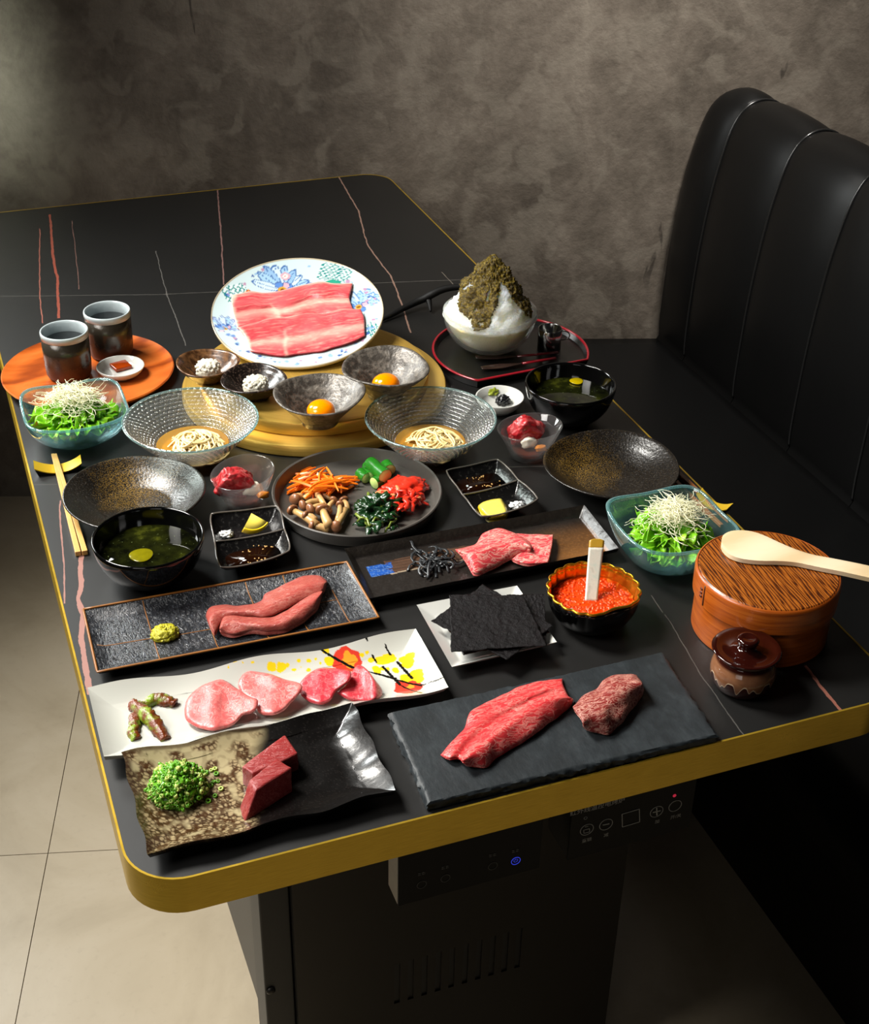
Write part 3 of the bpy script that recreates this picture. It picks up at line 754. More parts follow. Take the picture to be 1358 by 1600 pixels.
noodle_bowl(673, 652, 568, 778, '', 'textured clear conical glass noodle bowl on the right, in front of the lacquer tray', 'pale noodles in the right glass bowl, in front of the lacquer tray', 'amber broth in the right glass noodle bowl', 8)

# egg yolk bowls
def egg_bowl(px, py, L, Rr, lab, ylab, seed, yo):
    h = .042; R_ = px_r(L, Rr, py, LID+h); c = base_at(px, py, LID+h, LID)
    def wob(a, r, z): return (r*(1+.02*math.sin(2*a+seed)+.012*math.sin(5*a+seed*2)), z+(.0022*math.sin(2*a+1+seed) if z > .03 else 0))
    m = MB(); m.lathe(bowl_profile(R_, h, .024, .004, .0034, .95), 96, rad=wob); t = single('egg_bowl', shift(m, c), MT['stone_bowl'], lab, 'bowl', 'grey stoneware egg bowls')
    m = MB(); m.blob(c+V((yo[0], yo[1], .0195)), .0185, .0185, .0135, .02, 1, seed, sub=4)
    single('egg_yolk', m, MT['egg'], ylab, 'egg yolk', 'egg yolks')
egg_bowl(499, 614, 427, 571, 'grey metallic stoneware bowl holding a yolk, the nearer of two on the grill cover', 'raw orange egg yolk in the nearer grey bowl', 1, (0, -.006))
egg_bowl(602, 573, 532, 672, 'grey metallic stoneware bowl holding a yolk, behind and right of the other', 'raw orange egg yolk in the grey bowl farther back', 5, (-.001, -.006))
# daikon bowls
def daikon(px, py, L, Rr, mat, lab, dlab, off, seed):
    z0 = LID; h = .026; R_ = px_r(L, Rr, py, z0+h); c = base_at(px, py, z0+h, z0)
    def wob(a, r, z): return (r*(1+.025*math.sin(3*a+seed)), z+(.0012*math.sin(2*a+seed) if z > .02 else 0))
    m = MB(); m.lathe(bowl_profile(R_, h, .02, .003, .0028, 1.3), 72, rad=wob); single('small_bowl', shift(m, c), mat, lab, 'bowl')
    m = MB(); m.blob(c+V((off[0], off[1], .015)), .0165, .0155, .0165, .16, 4, seed, flatz=c.z+.0068, sub=4)
    for i in range(26):
        a = seed*3+i*2.4; e = .25+.6*((i*37) % 26)/26; m.blob(c+V((off[0]+.0165*math.cos(a)*math.cos(e), off[1]+.0155*math.sin(a)*math.cos(e), .015+.016*math.sin(e))), .0032, .0032, .0026, .3, 2, i, sub=1)
    single('grated_daikon', m, MT['daikon'], dlab, 'grated radish', kind='stuff')
daikon(324, 566, 274, 374, MT['brown_bowl'], 'small glossy brown bowl with grated radish, between the wooden plate and the floral plate', 'white grated radish in the small brown bowl', (0, -.003), 2)
daikon(397, 591, 345, 449, MT['dark_bowl'], 'small dark speckled bowl with grated radish, in front of the floral plate', 'white grated radish in the small dark speckled bowl', (.001, -.004), 4)

# ------------------------------------------------------------------ black soup bowls
def _soup():
    k = N('clear_soup'); v = k.coord(); x = k.sep(v); n = k.noise(v, 26, 5, .65); sp = k.noise(v, 300, 3, .6)
    c = k.ramp(n, [(.38, '#060703'), (.58, '#1b1e07'), (.76, '#4a4e14')]); c = k.mix(k.ramp(sp, [(.66, 0.0), (.72, .7)]), c, '#6d7a4a'); k.p(c, .04, 0, .5); return k.m
MT['soup'] = _soup()
MT['yuzu'] = simple('yellow_slice', '#a89200', .2, nscale=60, namt=.2); MT['yuzu_dim'] = simple('sunk_yellow_slice', '#6a6407', .15, nscale=120, namt=.35)  # yellow and a darker olive for the soup discs
def soup_bowl(px, py, L, Rr, lab, slab_, ylab, gpx, grad):
    h = .056; R_ = px_r(L, Rr, py, h); c = base_at(px, py, h); pr = []
    f, fh, th = .029, .006, .0026
    out = [(0, .003), (f*.85, .003), (f*.88, 0), (f, 0), (f-.0015, fh)]
    for i in range(1, 17):
        a = PI/2*i/16*.93; out.append((f-.0015+(R_-f+.0015)*math.sin(a)/math.sin(PI/2*.93), fh+(h-fh)*(1-math.cos(a))/(1-math.cos(PI/2*.93))))
    inn = [(r-th if r > .01 else 0, min(z+th, h)) for r, z in out[:3:-1]]+[(0, fh+th)]
    m = MB(); m.lathe(out+[(R_-th*.5, h+.0008)]+inn, 96); t = single('soup_bowl', shift(m, c), MT['black_lacquer'], lab, 'bowl', 'black lacquer soup bowls')
    lz = .036; rl = 0
    for (r1, z1), (r2, z2) in zip(out[4:], out[5:]):
        if z1 <= lz <= z2: rl = r1+(r2-r1)*(lz-z1)/(z2-z1)-th-.0002
    m = MB(); m.lathe([(0, fh+th+.0006), (f-.006, fh+th+.0006), (rl*.86, lz-.010), (rl, lz-.0004), (rl-.0006, lz), (0, lz)], 64)
    single('clear_soup', shift(m, c), MT['soup'], slab_, 'soup')
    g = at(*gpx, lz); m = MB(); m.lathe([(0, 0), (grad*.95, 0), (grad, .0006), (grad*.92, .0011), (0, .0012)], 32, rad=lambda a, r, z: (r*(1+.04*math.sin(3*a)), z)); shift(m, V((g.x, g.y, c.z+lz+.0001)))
    single('yellow_garnish', m, MT['yuzu' if px > 500 else 'yuzu_dim'], ylab, 'garnish')  # flat yellow disc laid on the soup surface
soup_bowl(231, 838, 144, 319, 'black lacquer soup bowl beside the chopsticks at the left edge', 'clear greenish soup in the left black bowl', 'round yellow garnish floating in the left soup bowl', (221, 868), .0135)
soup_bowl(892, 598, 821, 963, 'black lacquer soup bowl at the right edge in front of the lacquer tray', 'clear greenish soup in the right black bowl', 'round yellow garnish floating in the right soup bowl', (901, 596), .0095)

# ------------------------------------------------------------------ black plates with gold dust
def plate_mb(R_, h, wav=.0):
    pr = [(0, .0015), (.036, .0015), (.038, 0), (.042, 0), (.043, .004)]
    for i in range(1, 15): t = i/14; pr.append((.043+(R_-.043)*t, .004+(h-.004)*t**1.25))
    pr.append((R_-.001, h+.0012))
    for i in range(14, -1, -1): t = i/14; pr.append((.043+(R_-.043)*t-.0025, .0072+(h-.0062)*t**1.25))
    for r in (.036, .03, .024, .018, .012, .006): pr += [(r+.0012, .0072), (r, .0066)]
    pr.append((0, .007))
    m = MB(); m.lathe(pr, 112, rad=lambda a, r, z: (r*(1+.008*math.sin(3*a)), z+(.0012*math.sin(2*a+.5) if z > .02 else 0))); return m
def gold_plate(px, py, L, Rr, lab):
    h = .03; R_ = px_r(L, Rr, py, h); c = base_at(px, py, h)
    return single('side_plate', shift(plate_mb(R_, h), c), MT['gold_speck'], lab, 'plate', 'black plates dusted with gold')
gold_plate(209, 767, 98, 320, 'round black plate dusted with gold, between the chopsticks and the left glass noodle bowl').rotation_euler.z = -.75
gold_plate(956, 724, 850, 1062, 'round black plate dusted with gold, near the right edge behind a salad').rotation_euler.z = .2

# ------------------------------------------------------------------ banchan plate
BH = .02; BR = px_r(425, 691, 765, BH); BC = base_at(558, 765, BH)
m = MB(); m.lathe([(0, 0), (BR-.012, 0), (BR-.006, .002), (BR-.0006, .018), (BR, .0195), (BR-.0012, .0205), (BR-.0035, .0195), (BR-.009, .0065), (BR-.014, .005), (0, .005)], 128)
single('banchan_plate', shift(m, BC), MT['banchan'], 'round matte grey plate with upright rim holding five vegetable side dishes', 'plate', auto=35)
BZ = .0052
def bz(px, py, s=5.223, x0=430, y0=690, h=BZ): return at(x0+px/s, y0+py/s, h)
# carrots
rr = random.Random(5)
cc = bz(400, 330); t = thing('carrot_salad', 'heap of shredded orange carrot on the grey side dish plate', 'carrot', cc)
for i in range(88):
    px = rr.gauss(390, 100); py = rr.gauss(310, 42); px = min(max(px, 200), 600); py = min(max(py, 215), 375)
    lay = max(0, 1-((px-390)/260)**2-((py-310)/105)**2); a = rr.gauss(.35, .55); L_ = rr.uniform(.024, .044); w_ = rr.uniform(.0014, .0022)
    p = bz(px, py+lay*35, h=BZ+.0024+rr.uniform(.1, 1)*lay*.024); d = V((math.cos(a), math.sin(a), rr.uniform(-.12, .12))).normalized()
    s = d.cross(V((0, 0, 1))).normalized(); n_ = s.cross(d); m = MB(); bend = rr.uniform(-.003, .003)
    P = [p+d*(L_*(u-.5))+s*(bend*(1-(2*u-1)**2))-V((0, 0, .002*(2*u-1)**2)) for u in (0, .25, .5, .75, 1)]
    for q in P: q.z = max(q.z, TT+BZ+w_*.75)
    m.tube(P, lambda u: w_*(.55+.45*(1-abs(2*u-1)**3)), 5); obj('carrot_strip', m, MT['carrot'], t, auto=40)
for i, (px, py) in enumerate(((255, 240), (390, 295), (350, 250), (520, 290), (240, 275))):
    p = bz(px, py+20, h=BZ+.014+.002*i/5); m = MB(); a = .3+.7*i; d = V((math.cos(a), -math.sin(a)*.5, 0)); m.tube([p-d*.008, p, p+d*.008+V((0, 0, -.001))], lambda u: .0021*(.6+.4*math.sin(PI*u)), 6); tag(obj('onion_strip', m, MT['onion'], t), 'pale strip among the carrot')
# cucumber: five chunks
def cuke(pa, pb, r, lab, half=False, seed=0):
    t = thing('cucumber_piece', lab, 'cucumber', V((pa.x, pa.y, TT+BZ)), 'pickled cucumber pieces')
    m = MB(); n = 10; m.tube([pa.lerp(pb, i/n) for i in range(n+1)], lambda u: r*(1+.06*rn((u*3, seed, 0), 1)), 20, cap=False); obj('skin', m, MT['cuke_skin'], t)
    for e, d in ((pa, (pa-pb).normalized()), (pb, (pb-pa).normalized())):
        a = d.cross(V((0, 0, 1))).normalized(); b = d.cross(a); f = MB(); vs = [e+d*.0012]
        for j in (1, 2):
            for i in range(20): th = 2*PI*i/20; vs.append(e+d*(.0011 if j == 1 else -.0006)+(a*math.cos(th)+b*math.sin(th))*r*(.6 if j == 1 else .99))
        f.add(vs, [(0, 1+i, 1+(i+1) % 20) for i in range(20)]+[(1+i, 21+i, 21+(i+1) % 20, 1+(i+1) % 20) for i in range(20)]); obj('flesh', f, MT['cuke'], t)
cuke(bz(775, 180, h=BZ+.016), bz(900, 285, h=BZ+.016), .0095, 'long dark green cucumber piece lying on top of the cucumber pile')
cuke(bz(770, 190, h=BZ+.0075)+V((-.003, -.002, 0)), bz(770, 290, h=BZ+.0075), .0072, 'dark green cucumber piece under the top one, at its left', seed=1)
cuke(bz(905, 190, h=BZ+.0085), bz(935, 235, h=BZ+.0085), .0082, 'dark green cucumber piece under the top one, at its right', seed=2)
cuke(bz(745, 300, h=BZ+.0075), bz(690, 255, h=BZ+.0075), .0072, 'pale cut cucumber end facing left, beside the carrot', seed=3)
cuke(bz(855, 315, h=BZ+.008), bz(805, 340, h=BZ+.008), .0078, 'pale cut cucumber end facing forward, nearest the kimchi', seed=4)
# kimchi
kc = bz(1040, 420); t = thing('kimchi', 'heap of glossy red kimchi on the grey side dish plate', 'kimchi', kc)
for i in range(34):
    px = rr.uniform(870, 1210); py = rr.uniform(290, 500); lay = max(.02, 1-((px-1040)/200)**2-((py-410)/130)**2)
    p = bz(px, py+lay*45, h=BZ+.003+lay*.022*rr.uniform(.5, 1)); m = MB(); pts = []; a = rr.uniform(0, 6)
    for j in range(6): pts.append(p+V((.0045*(j-2.5)*math.cos(a)+.002*math.sin(j*1.7+i), .0045*(j-2.5)*math.sin(a)+.002*math.cos(j*2.1+i), -.0009*(j-2.5)**2+.0015*math.sin(j*2+i))))
    for q in pts: q.z = max(q.z, TT+BZ+.0018)
    m.tube(pts, lambda u: .0036*(.5+.5*math.sin(PI*min(1, .1+u*.9))), 7, flat=.45); obj('kimchi_piece', m, MT['kimchi'] if i % 7 else MT['kimchi_pale'], t)
for px, py in ((880, 430), (960, 440)):
    p = bz(px, py, h=BZ+.009); m = MB(); m.blob(p, .012, .008, .0035, .25, 2, px, sub=3); tag(obj('kimchi_piece', m, MT['kimchi_pale'], t), 'pale orange cabbage piece')
m = MB(); m.blob(kc+V((.002, 0, .006)), .028, .02, .012, .3, 3, 3, flatz=TT+BZ, sub=4); obj('kimchi_core', m, MT['kimchi'], t)
# spinach
sc_ = bz(840, 600); t = thing('spinach', 'heap of dark green seasoned spinach on the grey side dish plate', 'spinach', sc_)
m = MB(); m.blob(sc_+V((0, .0, .007)), .027, .02, .018, .45, 3.2, 11, flatz=TT+BZ, sub=5); obj('spinach_core', m, MT['spinach'], t)
for i in range(30):
    px = rr.uniform(680, 990); py = rr.uniform(480, 700); lay = max(.05, 1-((px-840)/190)**2-((py-600)/150)**2)
    p = bz(px, py+lay*50, h=BZ+.004+lay*.02); m = MB(); a = rr.uniform(0, 6); pts = [p+V((.004*(j-2)*math.cos(a), .004*(j-2)*math.sin(a), .002*math.sin(j*1.9+i)-.0008*(j-2)**2)) for j in range(5)]
    for q in pts: q.z = max(q.z, TT+BZ+.0015)
    if i % 4: m.tube(pts, lambda u: .0042*(.4+.6*math.sin(PI*u)), 7, flat=.35); obj('spinach_leaf', m, MT['spinach'], t)
    else: m.tube(pts, .0015, 6); obj('spinach_stem', m, MT['spinach_stem'], t)
for P in (((740, 640), (745, 690), (770, 745)), ((760, 420), (765, 480), (790, 520)), ((905, 640), (860, 670), (800, 690)), ((880, 450), (870, 520), (880, 580)), ((660, 590), (690, 620), (720, 625))):
    m = MB(); m.tube([bz(*q, h=BZ+.004+(.012 if q[1] < 640 else 0)) for q in P], .0019, 7); obj('spinach_stem', m, MT['spinach_stem'], t)
# mushrooms
SH = [((165, 470), (205, 455), 1.25), ((145, 560), (340, 680), 1.15), ((290, 545), (400, 525), 1.0), ((230, 520), (350, 490), 1.0), ((430, 560), (345, 430), .9), ((500, 690), (570, 560), 1.1),
      ((480, 480), (420, 580), .8), ((300, 430), (240, 470), 1.0), ((390, 560), (440, 690), 1.35), ((560, 480), (590, 560), .9), ((330, 420), (470, 470), .8), ((530, 520), (510, 650), .9), ((310, 690), (440, 715), 1.1), ((250, 600), (330, 640), .9)]
WORD = ['with a round brown cap at the left end of the heap', 'with a long pale stem lying at the front left of the heap', 'lying across the middle of the heap', 'lying left of the middle, under the carrot', 'standing tilted on top of the heap',
        'with its cap at the front right, stem curving up', 'with a torn pale stem on top at the centre', 'with a small cap beside the carrot', 'with a broad pale stem at the front', 'with a thin stem bent at the right end', 'lying along the back of the heap against the carrot', 'standing in shade at the right of the heap', 'lying flat at the very front of the heap', 'half hidden behind the long front stem']
for i, (a, b, s) in enumerate(SH):
    lay = max(0, 1-((a[0]+b[0])/2-370)**2/230**2-((a[1]+b[1])/2-570)**2/130**2)
    ha = BZ+.006+.010*lay; hb = BZ+.004+.008*lay
    A, B = at(430+a[0]/5.223, 690+a[1]/5.223, ha), at(430+b[0]/5.223, 690+b[1]/5.223, hb)
    t = thing('mushroom', 'cooked shimeji mushroom '+WORD[i], 'mushroom', V((A.x, A.y, TT+BZ)), 'shimeji mushrooms on the side dish plate')
    d = (B-A).normalized(); mid = A.lerp(B, .5)+V((.001*math.sin(i*3), .001*math.cos(i*2), .0015)); m = MB()
    m.tube([A+d*.001, A.lerp(mid, .6), mid, mid.lerp(B, .6), B], lambda u: .0038*s*(.85+.35*u), 10); obj('stem', m, MT['shroom'], t)
    qz = d.to_track_quat('-Z', 'Y').to_matrix(); m = MB(); m.lathe([(0, .0048*s), (.0034*s, .0044*s), (.0058*s, .0027*s), (.0066*s, .0002), (.0058*s, -.0014), (.003*s, -.0014), (0, -.001)], 16, rad=lambda a, r, z: (r*(1+.10*math.sin(2*a+i)), z))
    m.v = [A+qz @ q for q in m.v]; obj('cap', m, MT['shroom_cap'], t)

# ------------------------------------------------------------------ small glass bowls of red meat
MT['clear'] = glass('clear_glass', '#f8f6f5', '#dccfcb', .03, '#ffffff', .015, 3, None, .5)
MT['beef'] = meat('marbled_beef', '#b3161f', '#e08f8a', 90, .4, .65, fatamt=.8, dark='#8c0f17')
def meat_cup(px, py, L, Rr, h, lab, mlab, glab, jlab, mpx, gpx, seed):
    R_ = px_r(L, Rr, py, h); c = base_at(px, py, h)
    def wob(a, r, z): return (r*(1+.05*math.sin(2*a+seed)), z+(.004*math.sin(a+seed) if z > .03 else 0))
    pr = [(0, 0), (.02, 0), (.0225, .002), (.026, .012), (.031, .024), (R_-.0006, h), (R_-.0014, h+.0012), (R_-.0026, h), (.0285, .0245), (.0235, .013), (.019, .006), (0, .0055)]
    m = MB(); m.lathe(pr, 72, rad=wob); single('glass_cup', shift(m, c), MT['clear'], lab, 'bowl', 'small clear glass bowls of beef')
    m = MB(); m.lathe([(0, .0062), (.0185, .0064), (.022, .013), (.0215, .0135), (0, .0135)], 40, rad=lambda a, r, z: (r*.97, z)); single('red_dressing', shift(m, c), MT['pinkdress'], jlab, 'dressing')
    g = at(*mpx, .032); m = MB(); m.blob(V((g.x, g.y, c.z+.029)), .0215, .0135, .0190, .18, 1.5, seed+3, sub=5, boxy=.55, rot=Matrix.Rotation(.5, 3, 'Y') @ Matrix.Rotation(.3, 3, 'X')); single('beef_chunk', m, MT['beef'], mlab, 'beef')
    g = at(*gpx, .024); m = MB(); m.blob(V((g.x, g.y, c.z+.0225)), .0105, .0075, .0075, .28, 1.6, seed, sub=3, boxy=.7); single('garlic_clove', m, MT['garlic'], glab, 'garlic')
    g = at(gpx[0]+24, gpx[1]+12, .02); m = MB(); m.blob(V((g.x-.003, g.y+.003, c.z+.0195)), .007, .0045, .004, .3, 2, seed+9, sub=3, boxy=.7); single('pickle_bit', m, MT['amber_bit'], glab.replace('whole white garlic clove', 'small orange pickle bit'), 'pickle')
MT['amber_bit'] = simple('amber_pickle', '#b8701e', .25, nscale=120, namt=.3)
MT['pinkdress'] = liquid('red_dressing', '#e6b8a6', '#a04a2c', .22)
meat_cup(379, 738, 328, 428, .044, 'small clear glass bowl of raw beef beside the left black plate', 'red raw beef chunk in the left small glass bowl', 'whole white garlic clove in the left small glass bowl', 'reddish dressing in the left small glass bowl', (366, 752), (392, 762), 1.0)
meat_cup(828, 667, 779, 878, .044, 'small clear glass bowl of raw beef beside the right black plate', 'red raw beef chunk in the right small glass bowl', 'whole white garlic clove in the right small glass bowl', 'reddish dressing in the right small glass bowl', (822, 672), (826, 689), 2.2)

# ------------------------------------------------------------------ small white dishes
def white_dish(px, py, L, Rr, h, z0, lab):
    R_ = px_r(L, Rr, py, h+z0); c = base_at(px, py, h+z0, z0)
    pr = [(0, .001), (R_*.5, .001), (R_*.52, 0), (R_*.6, 0), (R_*.85, h*.45), (R_-.0004, h-.001), (R_-.001, h), (R_-.0028, h-.0006), (R_*.8, h*.5), (R_*.6, .0045), (0, .004)]
    m = MB(); m.lathe(pr, 72); return single('small_dish', shift(m, c), MT['white_porcelain'], lab, 'dish'), c
white_dish(781, 619, 743, 820, .02, 0, 'small white dish with two relishes, behind the right noodle bowl')
for px, py, r, mt, lab in ((769, 614, .0115, 'wasabi_green', 'small yellowish green relish heap in the white dish'), (786, 627, .0105, 'black_bit', 'small black relish heap in the white dish')):
    g = at(px, py, .008); m = MB(); m.blob(V((g.x, g.y, TT+.0085)), r, r*.8, r*.75, .4, 3, px, flatz=TT+.0047, sub=4); single('relish', m, MT[mt], lab, 'relish')

# ------------------------------------------------------------------ wooden plate with the cups
WH = .013; WR = px_r(5, 272, 576, WH); WC = base_at(138, 576, WH)
m = MB(); m.lathe([(0, 0), (WR-.02, 0), (WR-.012, .001), (WR-.001, .010), (WR, .012), (WR-.0015, .0135), (WR-.007, .0115), (WR-.016, .0095), (0, .009)], 128)
single('wooden_plate', shift(m, WC), MT['wood_plate'], 'round orange lacquered wooden plate carrying two cups at the left edge', 'plate', auto=50)
WZ = .0092
def cup(px, py, L, Rr, lab, tlab):
    hh = .07; z0 = WZ; R_ = px_r(L, Rr, py, z0+hh); c = base_at(px, py, z0+hh, z0)
    t = thing('tea_cup', lab, 'cup', c, 'tea cups on the wooden plate')
    s = R_/.033
    m = MB(); m.lathe([(0, .001), (.024*s, .001), (.026*s, 0), (.0285*s, .0005), (.0312*s, .006), (.0322*s, .02), (.0326*s, .04), (.0327*s, hh-.0085), (.0300*s, hh-.0085), (.0285*s, .008), (0, .006)], 72); obj('body', shift(m, c), MT['cup'], t)
    m = MB(); m.lathe([(.0329*s, hh-.0095), (.0332*s, hh-.003), (.0328*s, hh-.0006), (.0318*s, hh), (.0308*s, hh-.0008), (.0296*s, hh-.004), (.0290*s, .03), (.0299*s, .03), (.0306*s, hh-.0095)], 72, closed=True)
    obj('rim', shift(m, c), MT['celadon'], t)
    m = MB(); m.lathe([(0, hh-.0165), (.0288*s, hh-.0165), (.0289*s, hh-.016), (0, hh-.016)], 48); single('tea', shift(m, c), MT['tea'], tlab, 'tea')
    return t
cup(99.5, 515, 62, 137, 'dark bronze tea cup with pale rim, the left and nearer one on the wooden plate', 'dark tea in the left cup')
cup(166.5, 484, 130, 203, 'dark bronze tea cup with pale rim, the right one farther back on the wooden plate', 'dark tea in the right cup')
white_dish(188, 571, 150, 226, .015, WZ, 'small white dish with an amber jelly square on the wooden plate')
c = at(189, 573, WZ+.006); m = MB(); mat_ = Matrix.Translation(V((c.x, c.y, TT+WZ+.0046))) @ Matrix.Rotation(.25, 4, 'Z'); m.box((-.0125, -.0115, 0), (.0125, .0115, .0055), mat_)
single('jelly_square', m, MT['jelly'], 'amber brown jelly square in the white dish between the cups', 'jelly', bevel=.0015)

# ------------------------------------------------------------------ big floral plate with thin beef
TIL = math.radians(14.5); hx = V((-fw.x, -fw.y, 0)).normalized(); PN = (V((0, 0, 1))*math.cos(TIL)+hx*math.sin(TIL)).normalized()
PO = at(465, 485, .074); FR = (hit(600, 485, PO, PN)-hit(330, 485, PO, PN)).length/2; FD = .016
qrot = V((0, 0, 1)).rotation_difference(PN)
pl = thing('floral_plate', 'big round plate painted with blue flowers and green lattice, tilted up behind the egg bowls', 'plate', PO-PN*(FD+.008))
pl.rotation_mode = 'QUATERNION'; pl.rotation_quaternion = qrot
def fz(r): return FD*(r/FR)**2.3
pr = [(0, .003), (FR*.55, .003), (FR*.56, 0), (FR*.6, 0), (FR*.62, .004)]
for i in range(1, 12): r = FR*(.62+.38*i/11); pr.append((r, .0038+fz(r)))
pr.append((FR-.0006, FD+.0086)); 
for i in range(70, 0, -1): r = FR*i/70-.0012; pr.append((r, .008+fz(r)))
pr.append((0, .008))
m = MB(); m.lathe(pr, 320)
arr = np.array([tuple(q) for q in m.v]); pcol = np.ones((len(arr), 4), np.float32)
# right axis of the plate on screen, to place the drawing
inv = qrot.inverted(); ex = inv @ rt; ex = V((ex.x, ex.y, 0)).normalized(); ey = V((-ex.y, ex.x, 0))
def lc(h): return np.array(lin(h)[:3], np.float32)
X = (arr[:, 0]*ex.x+arr[:, 1]*ex.y)/FR; Y = (arr[:, 0]*ey.x+arr[:, 1]*ey.y)/FR; RR = np.hypot(X, Y); TH = np.degrees(np.arctan2(Y, X)) % 360
base = lc('#c3d6d8'); pcol[:, :3] = base
pcol[arr[:, 2] < .0079+0*X, :3] = lc('#cfd6d4')
rg = np.random.RandomState(4)
def put(mask, c): pcol[mask, :3] = lc(c)
inner = (arr[:, 2] >= .0079)
def flower(cx, cy, s, seed, c1, c2):
    g = np.random.RandomState(seed)
    for i in range(9):
        a = PI*(.08+.84*i/8)+g.uniform(-.1, .1); L = s*g.uniform(.75, 1.05); px_, py_ = cx+L*.55*math.cos(a), cy+L*.55*math.sin(a)
        dx, dy = X-px_, Y-py_; u = dx*math.cos(a)+dy*math.sin(a); v = -dx*math.sin(a)+dy*math.cos(a); e = (u/(L*.5))**2+(v/(L*.17))**2
        put(inner & (e < 1), (c1, '#9fc3dd', '#c6dcea')[i % 3]); put(inner & (e < 1) & (e > .72), c2); put(inner & (np.abs(v) < L*.012) & (e < .6), c2)
    for i in range(6):
        a = g.uniform(0, 2*PI); d = np.hypot(X-cx-s*.28*math.cos(a), Y-cy-s*.2*math.sin(a)); put(inner & (d < s*.13), ('#5a86c8', '#d5a9b8', '#7fa3d8', '#e0c3cc')[i % 4]); put(inner & (d < s*.13) & (d > s*.11), '#4a5f96')
    d = np.hypot(X-cx, Y-cy); put(inner & (d < s*.13), '#c99a3a'); put(inner & (d < s*.06), '#7a4a20')
def lattice(cx, cy, wx, wy, rot_):
    dx, dy = X-cx, Y-cy; u = dx*math.cos(rot_)+dy*math.sin(rot_); v = -dx*math.sin(rot_)+dy*math.cos(rot_)
    box = inner & (np.abs(u) < wx) & (np.abs(v) < wy); put(box, '#d6e6e4'); p = .062
    a = np.abs(((u+v)/p) % 1-.5); b = np.abs(((u-v)/p) % 1-.5); put(box & ((a < .13) | (b < .13)), '#1d7f7c')
    put(box & (a > .44) & (b > .44), '#3a4f6a')
flower(-.22, .50, .40, 1, '#8fb4d6', '#4b6fa6'); flower(.70, .16, .32, 2, '#a9c6de', '#5f86b8'); flower(-.82, -.30, .26, 3, '#a9c0de', '#6f7fae')
lattice(.40, .76, .20, .13, -.25); lattice(-.75, .36, .15, .13, .5); lattice(.86, -.30, .12, .09, 1.0)
for cx, cy, s, c in ((-.38, .33, .11, '#cfa6b4'), (-.05, .36, .1, '#d7b6be'), (-.2, .72, .06, '#c8a0ac'), (.36, .52, .14, '#2f9a7e'), (.35, .44, .12, '#b8322a')):
    d = np.hypot(X-cx, Y-cy); put(inner & (d < s), c); put(inner & (d < s*.55), '#e3d4d2'); put(inner & (d < s*.2), '#b8322a')
for cx, cy, rot_ in ((-.58, .36, -.6), (.52, .48, .9)):
    dx, dy = X-cx, Y-cy; u = dx*math.cos(rot_)+dy*math.sin(rot_); v = -dx*math.sin(rot_)+dy*math.cos(rot_); bx = inner & (np.abs(u) < .09) & (np.abs(v) < .06); put(bx, '#b8442a'); put(bx & (np.abs(((u+np.abs(v))/.05) % 1-.5) < .14), '#d9a65a')
for i in range(120):
    a = rg.uniform(0, 360); r = rg.uniform(.82, .93)
    if 195 < a < 345 or 150 < a < 165 or 10 < a < 30 or rg.rand() < .25:
        d = np.hypot(X-r*math.cos(math.radians(a)), Y-r*math.sin(math.radians(a))); put(inner & (d < rg.uniform(.012, .028)), ('#6f8fc4', '#3f5f9a', '#b08aa6', '#8fb0d0')[i % 4])
put(RR > .985, '#b9ac90')
m.c = None
obj('plate', m, painted('floral_glaze', .1, .5), pl, local=True, colors=pcol)
# a low wedge stand behind the tilted plate
back = PO-PN*(FD+.009)-hx*.05; m = MB(); zz = back.z
w1 = r0*.045
m.add([V((q.x, q.y, TT+.0003)) for q in (back-w1-hx*.03, back+w1-hx*.03, back+w1-hx*.055, back-w1-hx*.055)]+[q-PN*.0006 for q in (back-w1-hx*.005+V((0, 0, .0012)), back+w1-hx*.005+V((0, 0, .0012)), back+w1-hx*.02+V((0, 0, .005)), back-w1-hx*.02+V((0, 0, .005)))],
      [(3, 2, 1, 0), (4, 5, 6, 7), (0, 1, 5, 4), (1, 2, 6, 5), (2, 3, 7, 6), (3, 0, 4, 7)])
st = obj('stand', m, MT['black_metal'], None, smooth_=False); st.parent = pl; st.matrix_parent_inverse = (Matrix.LocRotScale(pl.location, qrot, None)).inverted()
class BowlPlane:
    n = PN
    def __call__(s, px, py, h):
        o = PO-PN*FD; q = hit(px, py, o+PN*h, PN)
        for _ in range(3): r = (q-o-PN*((q-o).dot(PN))).length; q = hit(px, py, o+PN*(h+fz(min(r, FR))), PN)
        return q
BP = BowlPlane(); z1 = lambda L: zp(330, 390, 4.85, L)
MT['thin_beef'] = meat('thin_sliced_beef', '#e0615e', '#f5c0ac', 26, .3, .6, (.42, 2.0, 1), .28, .3, dark='#d8373e', fatamt=.8, dist=.3)
def thin_colors(m, nu, nv, seed, c0, c1):
    out = np.ones((len(m.v), 4), np.float32); red, deep, fat = lc('#d9565a'), lc('#c43a44'), lc('#f3b9a6'); W_ = nv+1; half = (nu+1)*W_
    for k_ in range(len(m.v)):
        i_, j_ = divmod(k_ % half, W_); u, v = i_/nu, j_/nv; n1 = rn((u*3, v*4, 0), 1, seed); n2 = rn((u*9, v*26, 0), 1, seed+2); n3 = rn((u*24, v*40, 0), 1, seed+4)
        f = .85*math.exp(-((v-c0-.03*n1)/.07)**2)+.80*math.exp(-((v-c1-.05*n1)/.10)**2)+.35*smooth(n2*2.2-.1)+.25*smooth(n3*2)+.8*smooth((.05+.03*n1-u)*30)+.45*math.exp(-((u-.33-.03*n1)/.015)**2)*(v > .35)
        f = min(1, max(0, f*(.75+.5*n1))); b = red+(deep-red)*smooth(.5+n1*1.2+.5*n3); out[k_, :3] = b+(fat-b)*f
    return out
